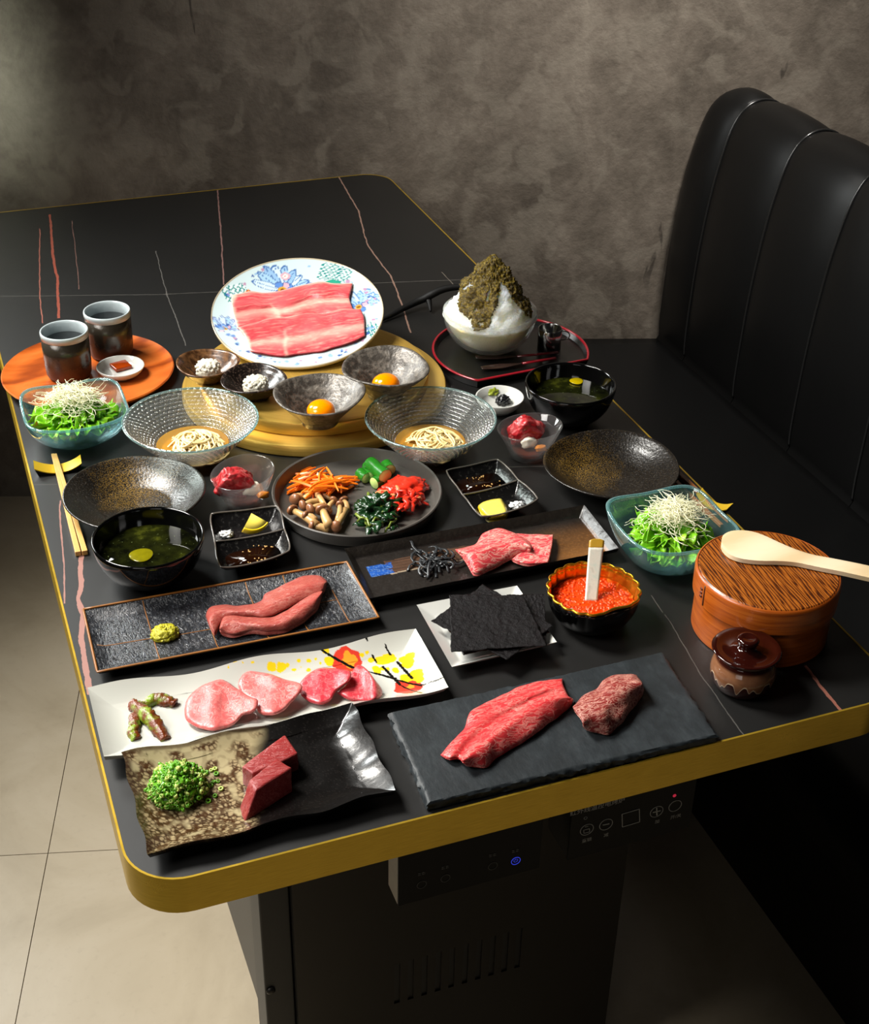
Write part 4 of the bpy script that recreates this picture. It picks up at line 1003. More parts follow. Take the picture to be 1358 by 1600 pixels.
MT['thin'] = painted('thin_beef_slices', .34, .1, 130)
m = slab([(z1([(150, 345), (300, 318), (430, 325), (560, 300), (700, 268), (820, 240), (930, 255), (1070, 255)]), .001), (z1([(150, 420), (300, 400), (430, 410), (560, 390), (690, 360), (760, 330), (900, 310), (1055, 320)]), .0035),
          (z1([(165, 500), (300, 470), (430, 455), (560, 450), (690, 410), (800, 380), (940, 380), (1050, 380)]), .001), (z1([(200, 600), (330, 572), (480, 545), (620, 520), (760, 500), (880, 490), (980, 475), (1075, 460)]), .0015)], BP, .0035, 120, 60, 3, .0022, 1.6)
single('beef_slice', m, MT['thin'], 'thin pink beef slice lying higher on the floral plate', 'beef', 'beef slices on the floral plate', colors=thin_colors(m, 120, 60, 3, -.02, .70))
m = slab([(z1([(200, 590), (330, 556), (430, 520), (560, 512), (720, 480), (850, 485), (1000, 450), (1135, 450)]), .0065), (z1([(250, 660), (400, 620), (560, 600), (720, 570), (850, 560), (1000, 530), (1160, 510)]), .003),
          (z1([(270, 720), (400, 700), (560, 690), (720, 670), (850, 640), (1000, 610), (1165, 580)]), .002), (z1([(295, 770), (420, 790), (520, 803), (650, 795), (800, 775), (950, 740), (1080, 690), (1168, 655)]), .001)], BP, .0035, 120, 60, 5, .0022, 1.6)
single('beef_slice', m, MT['thin'], 'thin pink beef slice lying lower and nearer on the floral plate', 'beef', 'beef slices on the floral plate', colors=thin_colors(m, 120, 60, 8, -.05, .66))

# ------------------------------------------------------------------ lacquer tray with the shaved ice
TRH = .014; A0 = at(750, 594, TRH); A1 = at(912, 563, TRH); TRr = .1165; TRC = base_at(798, 545, TRH)
A0.z = A1.z = TT
chord = (A1-A0).normalized(); 
def tray_outline(r, n=72):
    """circle cut by a straight front edge"""
    nd = V((chord.y, -chord.x, 0)); dcut = (A0-TRC).dot(nd)-(TRr-r); dcut = min(dcut, r*.98); half = math.acos(dcut/r); a0 = math.atan2(nd.y, nd.x)
    pts = [TRC+V((math.cos(a), math.sin(a), 0))*r for a in [a0+half+(2*PI-2*half)*i/n for i in range(n+1)]]
    return pts
tr = thing('lacquer_tray', 'half moon black lacquer tray with red rim under the shaved ice', 'tray', TRC)
def ringstack(stack, cap0=True, cap1=True):
    m = MB(); n = None; L = []
    for r, z in stack:
        P = tray_outline(r); n = len(P); L.append(len(m.v)); m.v += [p+V((0, 0, z)) for p in P]
    for a, b in zip(L, L[1:]):
        for i in range(n): m.f.append((a+i, a+(i+1) % n, b+(i+1) % n, b+i))
    if cap0: m.f.append(tuple(L[0]+i for i in range(n))[::-1])
    if cap1: m.f.append(tuple(L[-1]+i for i in range(n)))
    return m
obj('tray_base', ringstack([(TRr-.01, 0), (TRr-.004, .001), (TRr-.0005, .0118), (TRr-.004, .0118), (TRr-.0075, .0055)]), simple('satin_black_lacquer', '#0b0b0a', .28), tr, auto=40)
obj('tray_rim', ringstack([(TRr-.0038, .0119), (TRr-.0002, .0119), (TRr, .0135), (TRr-.0012, .0145), (TRr-.0030, .0145), (TRr-.0038, .0135), (TRr-.0038, .0119)], False, False), MT['red_lacquer'], tr)
TRZ = .0056
# glass bowl of shaved ice
ih = TRZ+.06; IR = px_r(693, 840, 484, ih); IC = base_at(766, 484, ih, TRZ)
pr = [(0, 0), (.024, 0), (.026, .0012)]
for i in range(1, 15): a = PI/2*i/14; pr.append((.026+(IR-.026)*math.sin(a), .0012+(.06-.0012)*(1-math.cos(a))**.95))
pr += [(IR-.001, .0608)]+[(max(0, r-.0024), z+.0022 if z < .055 else z) for r, z in pr[:2:-1]]+[(0, .0034)]
MT['clear2'] = glass('clear_glass_bowl', '#f8f9f7', '#dfe4de', .06, '#ffffff', .02, 2.5, None, .5)
m = MB(); m.lathe(pr, 96); single('ice_bowl', shift(m, IC), MT['clear2'], 'round clear glass bowl of shaved ice on the lacquer tray', 'bowl')
PK = at(772, 403, TRZ+.06+.088); PKo = V((PK.x-IC.x, PK.y-IC.y, 0))*.35
def ice_pt(t, a, off=0.0):
    """t 0 = rim, 1 = peak"""
    r = (IR-.004)*(1-t)**(.80+.08*math.sin(2*a))*1.0+.004*(1-t); z = .052+.094*t**(1.12)-.006*math.cos(3*a)*math.sin(PI*t)
    p = V((r*math.cos(a), r*math.sin(a), z))+PKo*t
    n1 = rn(p, 70, 2)*.0055+rn(p, 190, 4)*.0028+rn(p, 420, 6)*.0012
    rad = V((math.cos(a)*.7, math.sin(a)*.7, .7)); return p+rad*((n1)*min(1, .35+t*2)*(1-.6*(t > .96))+off)
m = MB(); NT, NA = 64, 150
for i in range(NT+1):
    for j in range(NA): m.v.append(IC+ice_pt(i/NT*.995, 2*PI*j/NA))
for i in range(NT):
    for j in range(NA): m.f.append((i*NA+j, i*NA+(j+1) % NA, (i+1)*NA+(j+1) % NA, (i+1)*NA+j))
m.f.append(tuple(NT*NA+j for j in range(NA)))
nb = len(m.v); rows = [(.96*IR-.003, .045), (.88*IR-.004, .03), (.72*IR-.004, .016), (.45*IR, .007), (.02, .0042)]
prev = 0
for r, z in rows:
    k0 = len(m.v)
    for j in range(NA): a = 2*PI*j/NA; m.v.append(IC+V((r*math.cos(a), r*math.sin(a), z)))
    for j in range(NA): m.f.append((prev+(j+1) % NA, prev+j, k0+j, k0+(j+1) % NA))
    prev = k0
m.f.append(tuple(prev+j for j in range(NA))[::-1])
ice = single('shaved_ice', m, MT['ice'], 'tall cone of white shaved ice heaped in the glass bowl', 'shaved ice', kind='stuff')
def tmask(t, a):
    d = math.atan2(-(CAM.y-IC.y), 1); ac = math.atan2(CAM.y-IC.y, CAM.x-IC.x); da = (a-ac+PI) % (2*PI)-PI
    edge = .30+.08*math.sin(da*3.0+.6)+.16*rn((math.cos(a)*2.6, math.sin(a)*2.6, t*3), 1, 9)
    edge -= .20*math.exp(-((da+.22)/.24)**2); edge += .26*math.exp(-((da-.5)/.32)**2); edge -= .08*math.exp(-((da-1.1)/.2)**2)
    holes = rn((math.cos(a)*6, math.sin(a)*6, t*9), 1, 12)
    return t > edge and holes < .42
m = MB(); idx = {}
NT2, NA2 = 84, 190
def tv(i, j):
    j %= NA2
    if (i, j) not in idx:
        t = i/NT2*.995; a = 2*PI*j/NA2; p = ice_pt(t, a); q = ice_pt(t, a, .0012+.0022*(.5+rn(p, 300, 3))+.0026*rn(p, 700, 8)); idx[(i, j)] = len(m.v); m.v.append(IC+q)
    return idx[(i, j)]
for i in range(NT2):
    for j in range(NA2):
        if tmask((i+.5)/NT2, 2*PI*(j+.5)/NA2): m.f.append((tv(i, j), tv(i, j+1), tv(i+1, j+1), tv(i+1, j)))
so = single('syrup_topping', m, MT['syrup'], 'olive brown syrup crumble poured over the peak of shaved ice', 'topping', kind='stuff')
sm_ = so.modifiers.new('solid', 'SOLIDIFY'); sm_.thickness = .0026; sm_.offset = -1
# steel mug
mh = .034; MC = base_at(860, 512, TRZ+mh, TRZ); MR = px_r(843, 880, 512, TRZ+mh)
t = thing('steel_mug', 'tiny polished steel mug with ring handle on the lacquer tray', 'mug', MC)
m = MB(); m.lathe([(0, .0005), (MR-.002, .0005), (MR-.001, 0), (MR, .001), (MR, mh-.001), (MR-.0005, mh), (MR-.0012, mh-.001), (MR-.0014, .003), (0, .002)], 48); obj('body', shift(m, MC), MT['mirror'], t)
m = MB(); hd = V((rt.x, rt.y, 0)).normalized(); P = [MC+hd*(MR+.0125*math.sin(a)-.0006)+V((0, 0, .022+.0075*math.cos(a))) for a in [PI*i/16 for i in range(17)]]; m.tube(P, .0011, 8); obj('handle', m, MT['mirror'], t)
# spoons
def spoon(tip, neck, end, zt, mat_b, mat_h, lab, w_=.013):
    a, b, c = (at(*q, TRZ+zt) for q in (tip, neck, end)); t = thing('spoon', lab, 'spoon', V((b.x, b.y, TT+TRZ)))
    d = (b-a).normalized(); s = V((0, 0, 1)).cross(d).normalized(); L = (b-a).length
    def T(u, v):
        y = (v*2-1); wd = w_*(math.sqrt(max(0, 1-(1.55*u-.62)**2*1.9)) if u < .62 else .18+.62*max(0, (1-u)/.38)); dep = -.0035*math.sin(PI*min(1, u/.75))*(1-y*y)
        return V((a.x, a.y, TT+TRZ+.0048))+d*(L*u)+s*(wd*y*.5)+V((0, 0, dep+.002*u*u))
    m = MB(); m.shell(T, lambda u, v: T(u, v)-V((0, 0, .0011)), 24, 10); obj('bowl', m, mat_b, t)
    m = MB(); e = V((0, 0, .0015)); m.tube([b+V((0, 0, .0))+(V((0, 0, TT+TRZ+.0062-b.z))), V((b.x, b.y, TT+TRZ+.0063)).lerp(V((c.x, c.y, TT+TRZ+.0035)), .5), V((c.x, c.y, TT+TRZ+.0032))], lambda u: .0022+.0008*u, 10, flat=.7); obj('handle', m, mat_h, t)
spoon((752, 575), (816, 570), (868, 559), .004, MT['dark_clear'], MT['red_lacquer'], 'lacquer spoon with bright red handle, nearer the front of the tray')
spoon((743, 558), (808, 559), (872, 550), .004, MT['dark_clear'], simple('dark_red_lacquer', '#4a0d10', .2), 'dark lacquer spoon behind the red handled one, under the ice bowl', .012)
# black twig shaped handle
t = thing('twig_handle', 'black branch shaped wooden piece lying between the floral plate and the ice bowl', 'branch', at(600, 497))
P = [at(596, 500, .004), at(610, 493, .005), at(630, 482, .008), at(650, 472, .012), at(664, 466, .017), at(675, 460, .024), at(690, 453, .03), at(710, 449, .033), at(740, 450, .03), at(775, 462, .016), at(800, 474, .005)]
m = MB(); m.tube(cr(P, 50), lambda u: .0022+.0042*math.sin(PI*min(1, u*1.1))**.8, 10); obj('branch', m, MT['twig'], t)
m = MB(); m.tube(cr([at(668, 465, .017), at(671, 474, .012), at(673, 487, .0035)], 10), lambda u: .0052*(1-u)+.0016, 8); obj('spur', m, MT['twig'], t)

# ------------------------------------------------------------------ salads in square glass bowls
MT['teal'] = glass('teal_glass', '#f3fafa', '#a8d8dc', .055, '#9fdde2', .015, 2.0, None, .7)
MT['teal_rim'] = glass('teal_glass_rim', '#dff0f0', '#9fd2d6', .14, '#b5e2e5', .03, 1.4, None, .8)
def sq(a, n): return (abs(math.cos(a))**n+abs(math.sin(a))**n)**(-1/n)
def salad(cx, cy, hs, h, lab, slab_, seed, leaf_shift, top_shift):
    c = V((cx, cy, TT))
    def wob(a, r, z):
        t = max(0, min(1, (z-.006)/(h-.006))); n = 2+2.2*t; dz = -.006*t*t*(sq(a, 2.0+2.2)-1.09)/.3
        return (r*sq(a, n), z-dz)
    f = .026; out = [(0, .0012), (f*.9, .0012), (f, 0), (f+.002, .001)]
    for i in range(1, 15): t = i/14; out.append((f+.002+(hs-f-.002)*math.sin(t*PI/2*.92)/math.sin(PI/2*.92), .001+(h-.001)*(1-math.cos(t*PI/2*.92))/(1-math.cos(PI/2*.92))))
    inn = [(r-.0034, z+.0028 if i > 1 else z-.0002) for i, (r, z) in enumerate(out[:3:-1])]+[(0, .0045)]
    m = MB(); m.lathe(out+[(hs-.0016, h+.0012)]+inn, 128, rad=wob)
    t = thing('salad_bowl', lab, 'bowl', c, 'square glass salad bowls'); obj('bowl', shift(m, c), MT['teal'], t)
    m = MB(); m.lathe([(hs-.0034, h-.0012), (hs+.0002, h-.0016), (hs+.0003, h+.0004), (hs-.0016, h+.0016), (hs-.0036, h+.0004)], 128, rad=wob, closed=True); obj('rim', shift(m, c), MT['teal_rim'], t)
    rr = random.Random(seed); lc_ = c+V((leaf_shift[0], leaf_shift[1], 0)); sal = thing('leaf_salad', slab_, 'salad', lc_+V((0, 0, .006)), 'leaf salads')
    for i in range(28):
        a = 2*PI*i/11+rr.uniform(-.3, .3); inner_ = i >= 11; L = (.050 if not inner_ else .036)*rr.uniform(.85, 1.15); wd = .025*rr.uniform(.8, 1.2); el = (.55 if not inner_ else .95)*rr.uniform(.6, 1.15)
        o = lc_+V((.010*math.cos(a), .010*math.sin(a), .018 if not inner_ else .030)); d = V((math.cos(a)*math.cos(el), math.sin(a)*math.cos(el), math.sin(el))); s = V((-math.sin(a), math.cos(a), 0)); n_ = d.cross(s)*-1
        ph = rr.uniform(0, 6); fr = rr.uniform(5, 8); m = MB(); NU, NV = 26, 16
        for iu in range(NU+1):
            for iv in range(NV+1):
                u = 2*iu/NU-1; v = iv/NV; w_ = wd*(.3+.7*math.sin(PI*.56*v)); ruf = v*v*(.003+.006*abs(u))
                p = o+d*(L*v*(1-.18*u*u))+s*(w_*u)+n_*(.010*math.sin(v*2.4)*-1*.6)+n_*(ruf*math.sin(fr*u*1.6+ph+2*v)+ruf*.8*math.sin(17*u+ph*2+3*v))+d*(v*.003*math.sin(13*u+ph)); p -= V((0, 0, .014*v*v))
                p += V((rn(p, 90, i), rn(p, 90, i+3), rn(p, 90, i+7)))*.003*v
                q = p-c; rxy = math.hypot(q.x, q.y); lim = hs*.9
                if rxy > lim: p.x = c.x+q.x*lim/rxy; p.y = c.y+q.y*lim/rxy
                q = p-c; tt_ = max(0, (math.hypot(q.x, q.y)-f)/(hs-f)); p.z = max(p.z, TT+.0065+h*.95*tt_**2.4)
                m.v.append(p)
        for iu in range(NU):
            for iv in range(NV): k0 = iu*(NV+1)+iv; m.f.append((k0, k0+NV+1, k0+NV+2, k0+1))
        lo = obj('lettuce_leaf', m, MT['lettuce'], sal); q = lo.modifiers.new('solid', 'SOLIDIFY'); q.thickness = .0005
    m = MB(); tc_ = lc_+V((top_shift[0], top_shift[1], .053))
    for i in range(420):
        p = tc_+V((rr.gauss(0, .013), rr.gauss(0, .0115), 0)); q = p-tc_; p.z += .018*max(-.6, 1-(q.x/.03)**2-(q.y/.027)**2)*rr.uniform(.6, 1.05)
        a = rr.uniform(0, 6.3); pts = []; cur = rr.uniform(-.8, .8); L = rr.uniform(.0035, .006)
        for j in range(7): pts.append(p.copy()); p = p+V((L*math.cos(a), L*math.sin(a), rr.uniform(-.002, .0016))); a += cur+rr.uniform(-.3, .3)
        m.tube(pts, .00034, 4)
        if i % 4 == 0: m.blob(pts[0], .0011, .0011, .0009, 0, 1, 0, sub=1)
    tag(obj('sprouts', m, MT['sprout'], sal), 'tangle of pale sprouts on top', kind='stuff')
salad(.073, .806, .0665, .048, 'square teal glass bowl of salad at the left edge before the wooden plate', 'green leaf lettuce with pale sprouts in the left glass bowl', 3, (-.002, -.004), (.0, .004))
salad(.6765, .299, .0655, .055, 'square teal glass bowl of salad at the right edge behind the wooden box', 'green leaf lettuce with pale sprouts in the right glass bowl', 9, (.002, -.003), (.004, .008))
# ------------------------------------------------------------------ rectangular dishes
def rect_dish(px4, h, floor, edge, th, nu, nv, wav=None, inset=.03, power=1.6, out_wav=None):
    """px4: rim corners back-left, back-right, front-right, front-left; returns mesh, P(u,v), z(u,v)"""
    c = [at(*p, h) for p in px4]; ctr = sum(c, V((0, 0, 0)))/4; W_ = ((c[1]-c[0]).length+(c[2]-c[3]).length)/2; D_ = ((c[3]-c[0]).length+(c[2]-c[1]).length)/2
    def P(u, v):
        p = c[0].lerp(c[1], u).lerp(c[3].lerp(c[2], u), v)
        if out_wav: p = p+out_wav(u, v)
        return p
    def Z(u, v):
        d = min(min(u, 1-u)*W_, min(v, 1-v)*D_); t = max(0, 1-d/edge); return floor+(h-floor)*t**power+(wav(u, v) if wav else 0)
    def T(u, v): p = P(u, v); return V((p.x, p.y, TT+Z(u, v)))
    def B(u, v):
        p = P(u, v); z = max(0, Z(u, v)-th); k_ = inset*(1-z/max(h, 1e-6)); return V((p.x+(ctr.x-p.x)*k_, p.y+(ctr.y-p.y)*k_, TT+z))
    m = MB(); m.shell(T, B, nu, nv); return m, P, Z
def grid_colors(m, nu, nv, fn, under):
    n = (nu+1)*(nv+1); col_ = np.ones((len(m.v), 4), np.float32); col_[:, :3] = lc(under)
    for i in range(nu+1):
        for j in range(nv+1): col_[i*(nv+1)+j, :3] = fn(i/nu, j/nv, m.v[i*(nv+1)+j])
    return col_
# grey crackled plate with rust rim
def _fur():
    k = N('grey_crackle_glaze'); v = k.coord(scale=(1, .38, 1)); n = k.noise(v, 240, 3, .6, 2.5); b = k.noise(k.coord(), 18, 3)
    k.p(k.ramp(n, [(.40, '#191a1d'), (.58, '#2b2d31'), (.72, '#4a4d53')]), .27, 0, .5, .2); k.bump(n, .8, .0016); return k.m
MT['fur'] = _fur()
G4 = ((130, 952), (542, 878), (592, 965), (152, 1050)); GH = .012
m, GP, GZ = rect_dish(G4, GH, .0055, .016, .0035, 60, 30, None, .05, 1.5)
gt = thing('grey_plate', 'long rectangular grey crackled plate with rust brown rim and inlaid lines', 'plate', (GP(.5, .5).x, GP(.5, .5).y, TT))
obj('plate', m, MT['fur'], gt, auto=60)
m = MB(); e = [GP(u, 0) for u in np.linspace(0, 1, 30)]+[GP(1, v) for v in np.linspace(.03, 1, 14)]+[GP(u, 1) for u in np.linspace(.98, 0, 30)]+[GP(0, v) for v in np.linspace(.97, .0, 14)]
m.tube([V((q.x, q.y, TT+GH+.0001)) for q in e], .0014, 8, flat=.8); obj('rim', m, MT['rust_rim'], gt)
def gl(u0, v0, u1, v1):
    m = MB(); m.tube([V((GP(u0+(u1-u0)*t, v0+(v1-v0)*t).x, GP(u0+(u1-u0)*t, v0+(v1-v0)*t).y, TT+GZ(u0+(u1-u0)*t, v0+(v1-v0)*t)+.0001)) for t in np.linspace(0, 1, 14)], .0006, 6, flat=.5); obj('inlay_line', m, MT['rust_rim'], gt)
for a in ((.215, .02, .215, .98), (.60, .02, .60, .98), (.745, .02, .745, .98), (.9, .35, .9, .98), (.02, .56, .215, .58), (.215, .60, .6, .62), (.42, .6, .42, .98), (.6, .5, .9, .52)): gl(*a)
z2 = lambda L: zp(110, 850, 2.663, L)
GPl = table_plane(.0058)
MT['lean'] = meat('lean_tongue', '#a4483f', '#c27a68', 240, .3, .6, (.5, 1.5, 1), .6, .3, dark='#8f3a35', fatamt=.7)
m = slab([(z2([(563, 300), (575, 268), (620, 253), (700, 256), (790, 240), (812, 208), (880, 172), (960, 136), (1030, 131), (1068, 150)]), .002), (z2([(575, 330), (600, 290), (640, 275), (720, 278), (805, 268), (850, 240), (900, 215), (965, 185), (1035, 160), (1070, 160)]), .009), (z2([(598, 380), (628, 330), (660, 305), (740, 303), (820, 305), (880, 280), (940, 250), (1000, 220), (1050, 198), (1066, 168)]), .004)], GPl, .006, 90, 24, 21, .001, 1.4)
single('tongue_strip', m, MT['lean'], 'long pinkish brown meat strip lying behind on the grey plate', 'meat', 'meat strips on the grey plate')
m = slab([(z2([(622, 340), (645, 292), (720, 298), (800, 305), (850, 298), (900, 272), (960, 230), (1010, 200), (1048, 192)]), .004), (z2([(620, 352), (650, 325), (730, 330), (810, 335), (870, 325), (925, 300), (975, 260), (1020, 230), (1050, 200)]), .008), (z2([(624, 366), (680, 378), (760, 360), (830, 367), (900, 355), (960, 325), (1000, 290), (1030, 260), (1046, 215)]), .001)], GPl, .006, 90, 24, 27, .001, 1.4)
single('tongue_strip', m, MT['lean'], 'long pinkish brown meat strip lying in front on the grey plate', 'meat', 'meat strips on the grey plate')
g = at(*z2([(393, 375)])[0], .008); m = MB(); m.blob(V((g.x, g.y, TT+.0085)), .0145, .0125, .0095, .2, 4, 4, flatz=TT+.0057, sub=4)
for i in range(60): a = i*2.4; r = .0155*math.sqrt((i % 30)/30); m.blob(V((g.x+r*math.cos(a), g.y+r*.86*math.sin(a), TT+.0072+.0105*max(.05, 1-(r/.0165)**2))), .0017, .0017, .0014, .3, 2, i, sub=1)
single('wasabi_mound', m, MT['wasabi'], 'small mound of yellow green chopped wasabi on the grey plate', 'wasabi', kind='stuff')

# white plate with painted splashes
W4 = ((137, 1077), (650, 985), (700, 1073), (163, 1187)); WHh = .018
wavw = lambda u, v: .0022*math.sin(u*16+v*2)*max(0, 1-min(v, 1-v)*5)+.002*(abs(2*u-1)**6)
m, WP, WZf = rect_dish(W4, WHh, .0055, .03, .005, 420, 110, wavw, .10, 1.7, lambda u, v: V((0, .0018*math.sin(u*15)*(1-2*v)*(1 if abs(v-.5) > .3 else 0), 0)))
WPl = table_plane(.0058)
def wp(px, py): q = at(px, py, .008); return (q.x, q.y)
def z3(L): return zp(580, 820, 2.425, L)
dots = [(z2([p])[0], r) for p, r in (((562, 533), .0037), ((602, 527), .002), ((660, 538), .0015), ((683, 520), .0028), ((720, 525), .0014), ((760, 522), .0015), ((790, 522), .0016), ((840, 523), .0047), ((878, 521), .0052), ((905, 512), .0018), ((930, 524), .0018), ((952, 499), .0018), ((960, 515), .0014), ((993, 495), .002), ((1020, 490), .0018), ((993, 522), .002), ((1040, 500), .0016), ((1062, 463), .0042), ((1075, 492), .005), ((1160, 417), .0045), ((1160, 430), .003), ((1215, 470), .002), ((1250, 480), .004), ((1290, 480), .006), ((1320, 475), .0065), ((1235, 460), .0016), ((1270, 510), .004), ((1300, 510), .0035), ((1340, 470), .005))]
dots += [(z3([p])[0], r) for p, r in (((80, 503), .0042), ((120, 508), .005), ((145, 505), .006), ((140, 525), .007), ((60, 540), .0035), ((170, 570), .008), ((135, 575), .007), ((90, 545), .004), ((20, 545), .005), ((185, 590), .004))]
reds = [(z2([(1150, 488)])[0], .0145, .008), (z3([(140, 612)])[0], .0145, .004)]
lines = [(z2([(968, 438)])[0], z2([(1075, 475)])[0], .0011), (z2([(1075, 475)])[0], z2([(1180, 508)])[0], .0014), (z2([(1180, 508)])[0], z2([(1358, 552)])[0], .0009), (z3([(0, 552)])[0], z3([(110, 585)])[0], .0009), (z3([(110, 585)])[0], z3([(190, 608)])[0], .0013), (z3([(190, 608)])[0], z3([(288, 612)])[0], .0006),
         (z3([(5, 498)])[0], z3([(20, 515)])[0], .0011), (z3([(45, 532)])[0], z3([(110, 600)])[0], .0016), (z3([(110, 600)])[0], z3([(190, 652)])[0], .0010), (z3([(55, 475)])[0], z3([(75, 492)])[0], .0008), (z3([(100, 515)])[0], z3([(155, 578)])[0], .0016), (z2([(1215, 408)])[0], z2([(1235, 432)])[0], .0009), (z2([(1310, 435)])[0], z2([(1330, 460)])[0], .0009), (z2([(1185, 406)])[0], z2([(1200, 412)])[0], .0022), (z3([(10, 435)])[0], z3([(12, 436)])[0], .001)]
arr = np.array([tuple(q) for q in m.v]); wc = np.ones((len(arr), 4), np.float32); wc[:, :3] = lc('#bebeb5'); ntop = 421*111
X, Y = arr[:, 0], arr[:, 1]; tp = np.zeros(len(arr), bool); tp[:ntop] = True
jn = np.array([noise.noise(V((x*160, y*160, 1))) for x, y in arr[:ntop, :2]]+[0]*(len(arr)-ntop))*.0018
for (p, r, r2) in reds:
    cx, cy = wp(*p); d = np.hypot(X-cx, Y-cy)+jn*1.6; wc[tp & (d < r), :3] = lc('#c93a2a'); wc[tp & (np.hypot(X-cx-.003, Y-cy)+jn*2 < r2), :3] = lc('#e8912a')
for p, r in dots: cx, cy = wp(*p); d = np.hypot(X-cx, Y-cy)+jn; wc[tp & (d < r), :3] = lc('#dcbc1c')
for p, q, r in lines:
    a, b = np.array(wp(*p)), np.array(wp(*q)); ab = b-a; t = np.clip(((X-a[0])*ab[0]+(Y-a[1])*ab[1])/(ab@ab+1e-12), 0, 1); d = np.hypot(X-a[0]-t*ab[0], Y-a[1]-t*ab[1])+jn*.25; wc[tp & (d < r), :3] = lc('#15130f')
def single_c(name, m, mat, label, cat, colors, **k): return single(name, m, mat, label, cat, colors=colors, **k)
single_c('white_plate', m, painted('white_splash_glaze', .16, .35), 'long white plate with yellow, red and black paint splashes', 'plate', wc, auto=70)
MT['tongue'] = meat('beef_tongue', '#c8625e', '#dd9a90', 150, .3, .65, (1, 1, 1), 0, .28, dark='#ba5050', fatamt=.55)
MT['tongue_red'] = meat('beef_tongue_red', '#bf3440', '#d87a78', 150, .3, .65, (1, 1, 1), 0, .26, dark='#b8343e', fatamt=.5)
TS = [([(610, 565), (540, 595), (490, 640), (475, 690), (490, 740), (560, 770), (620, 772), (680, 750), (720, 710), (770, 690), (780, 650), (740, 630), (690, 600), (650, 570)], lambda x, y: .004+.012*max(0, x)**1.3+.004*math.exp(-((x+.2)/.3)**2), 'round pale pink tongue slice, largest and leftmost of four on the white plate', 'tongue'),
      ([(740, 525), (715, 545), (695, 590), (720, 630), (770, 660), (785, 700), (840, 712), (890, 690), (930, 650), (960, 610), (955, 580), (900, 565), (830, 540), (770, 530)], lambda x, y: .004+.011*max(0, x)**1.3+.005*math.exp(-((x-.1)/.35)**2), 'pale pink folded tongue slice, second from the left on the white plate', 'tongue'),
      ([(1050, 515), (1000, 535), (960, 570), (950, 605), (970, 640), (1030, 665), (1080, 650), (1110, 605), (1160, 570), (1165, 530), (1120, 520)], lambda x, y: .004+.013*max(0, x)**1.2+.003*math.exp(-((x+.1)/.3)**2), 'reddish folded tongue slice, third from the left on the white plate', 'tongue_red'),
      ([(1190, 505), (1165, 540), (1140, 590), (1110, 620), (1180, 650), (1240, 652), (1290, 635), (1298, 605), (1270, 570), (1240, 530), (1215, 505)], lambda x, y: .003+.010*math.exp(-((x-.45)/.3)**2)+.004*max(0, -y), 'deep pink tongue slice, rightmost on the white plate, over the red splash', 'tongue_red')]
for i, (ol, zf, lab, mt) in enumerate(TS):
    m = patch(z2(ol), WPl, zf, .004, 16, 84, 31+i*5, 1.2, .0012); single('tongue_slice', m, MT[mt], lab, 'meat', 'tongue slices on the white plate')
for i, (pts, r, lab) in enumerate((([(255, 650), (300, 690), (350, 740), (395, 800)], .0075, 'long middle wasabi stem, green and brown, lying across the pile on the white plate'), ([(310, 672), (350, 650), (400, 655), (436, 668)], .007, 'short green wasabi stem pointing right behind the others'), ([(262, 715), (268, 750), (262, 790), (275, 815)], .0062, 'brown crusted wasabi stem at the left front of the three'))):
    lift = (.0125, .0075, .0065)[i]; m = MB(); P = cr([tuple(at(*z2([p])[0], lift)) for p in pts], 26); m.tube(P, lambda u: r*(.55+.45*math.sin(PI*(.12+.80*u))), 18)
    if i == 0:
        for q in m.v: q.z -= .0045*abs((q-P[13]).length/.03)
    for q in m.v: d = rn(q, 240, i)*.0016+rn(q, 520, i+2)*.0008; q += V((d, d*.6, d)); q.z = max(q.z, TT+.0058)
    single('wasabi_stem', m, MT['stem_green'], lab, 'pickle', 'pickled wasabi stems')

# dark ceramic plate, cream glazed half
C4 = ((190, 1180), (550, 1102), (620, 1235), (232, 1335)); CH = .019
wavc = lambda u, v: .0011*smooth((u-.66)*6)*rn((u*5, v*9, 0), 1, 4)+.00018*smooth((u-.68)*6)*math.sin(v*31+u*20)+.0035*(abs(2*u-1)**4)*(.6+.6*math.sin(v*5+1))+.0012*math.sin(u*19+v*4)*max(0, 1-4*min(v, 1-v))+.0006*rn((u*9, v*6, 0), 1)
m, CPf, CZ = rect_dish(C4, CH, .006, .036, .006, 250, 140, wavc, .07, 1.8, lambda u, v: V((.0012*math.sin(v*17)*(1 if min(u, 1-u) < .1 else 0), .0016*math.sin(u*16)*(1 if min(v, 1-v) < .12 else 0), 0)))
cream, brown, blk = lc('#a39672'), lc('#5e3a1e'), lc('#0d0b0a'); rust = lc('#8a5a38')
def ccol(u, v, q):
    n = rn((u*5, v*4, 0), 1.0, 3); b = smooth((.60+.10*n-.28*max(0, v-.55)-u)*9)
    if b < .01:
        s = rn(q, 900, 1); return blk*(1.0 if s < .45 else 3.2)
    d = noise.voronoi(q*230)[0]; e = d[1]-d[0]; mot = smooth((rn(q, 85, 2)+.42+(v-.45)*.55-.5*(v < .2)*(.2-v)*4+.5*max(0, .15-u)*4)*1.9)
    cell = smooth((e-.10)*6); base_ = cream*(1-mot)+(cream*.75+rust*.25)*mot
    c = base_*(1-mot*.95*(1-cell))+brown*.28*(mot*.95*(1-cell))
    f2 = smooth((rn(q, 190, 6)-.02)*5)*.85*(.3+.7*mot); c = c*(1-f2)+brown*.45*f2
    edge = smooth((.035-min(u, v, 1-v))*50); c = c*(1-edge*.7)+brown*.3*edge*.7
    return c*b+blk*(1-b)
ck = painted('two_tone_glaze', .24, .3, 55)
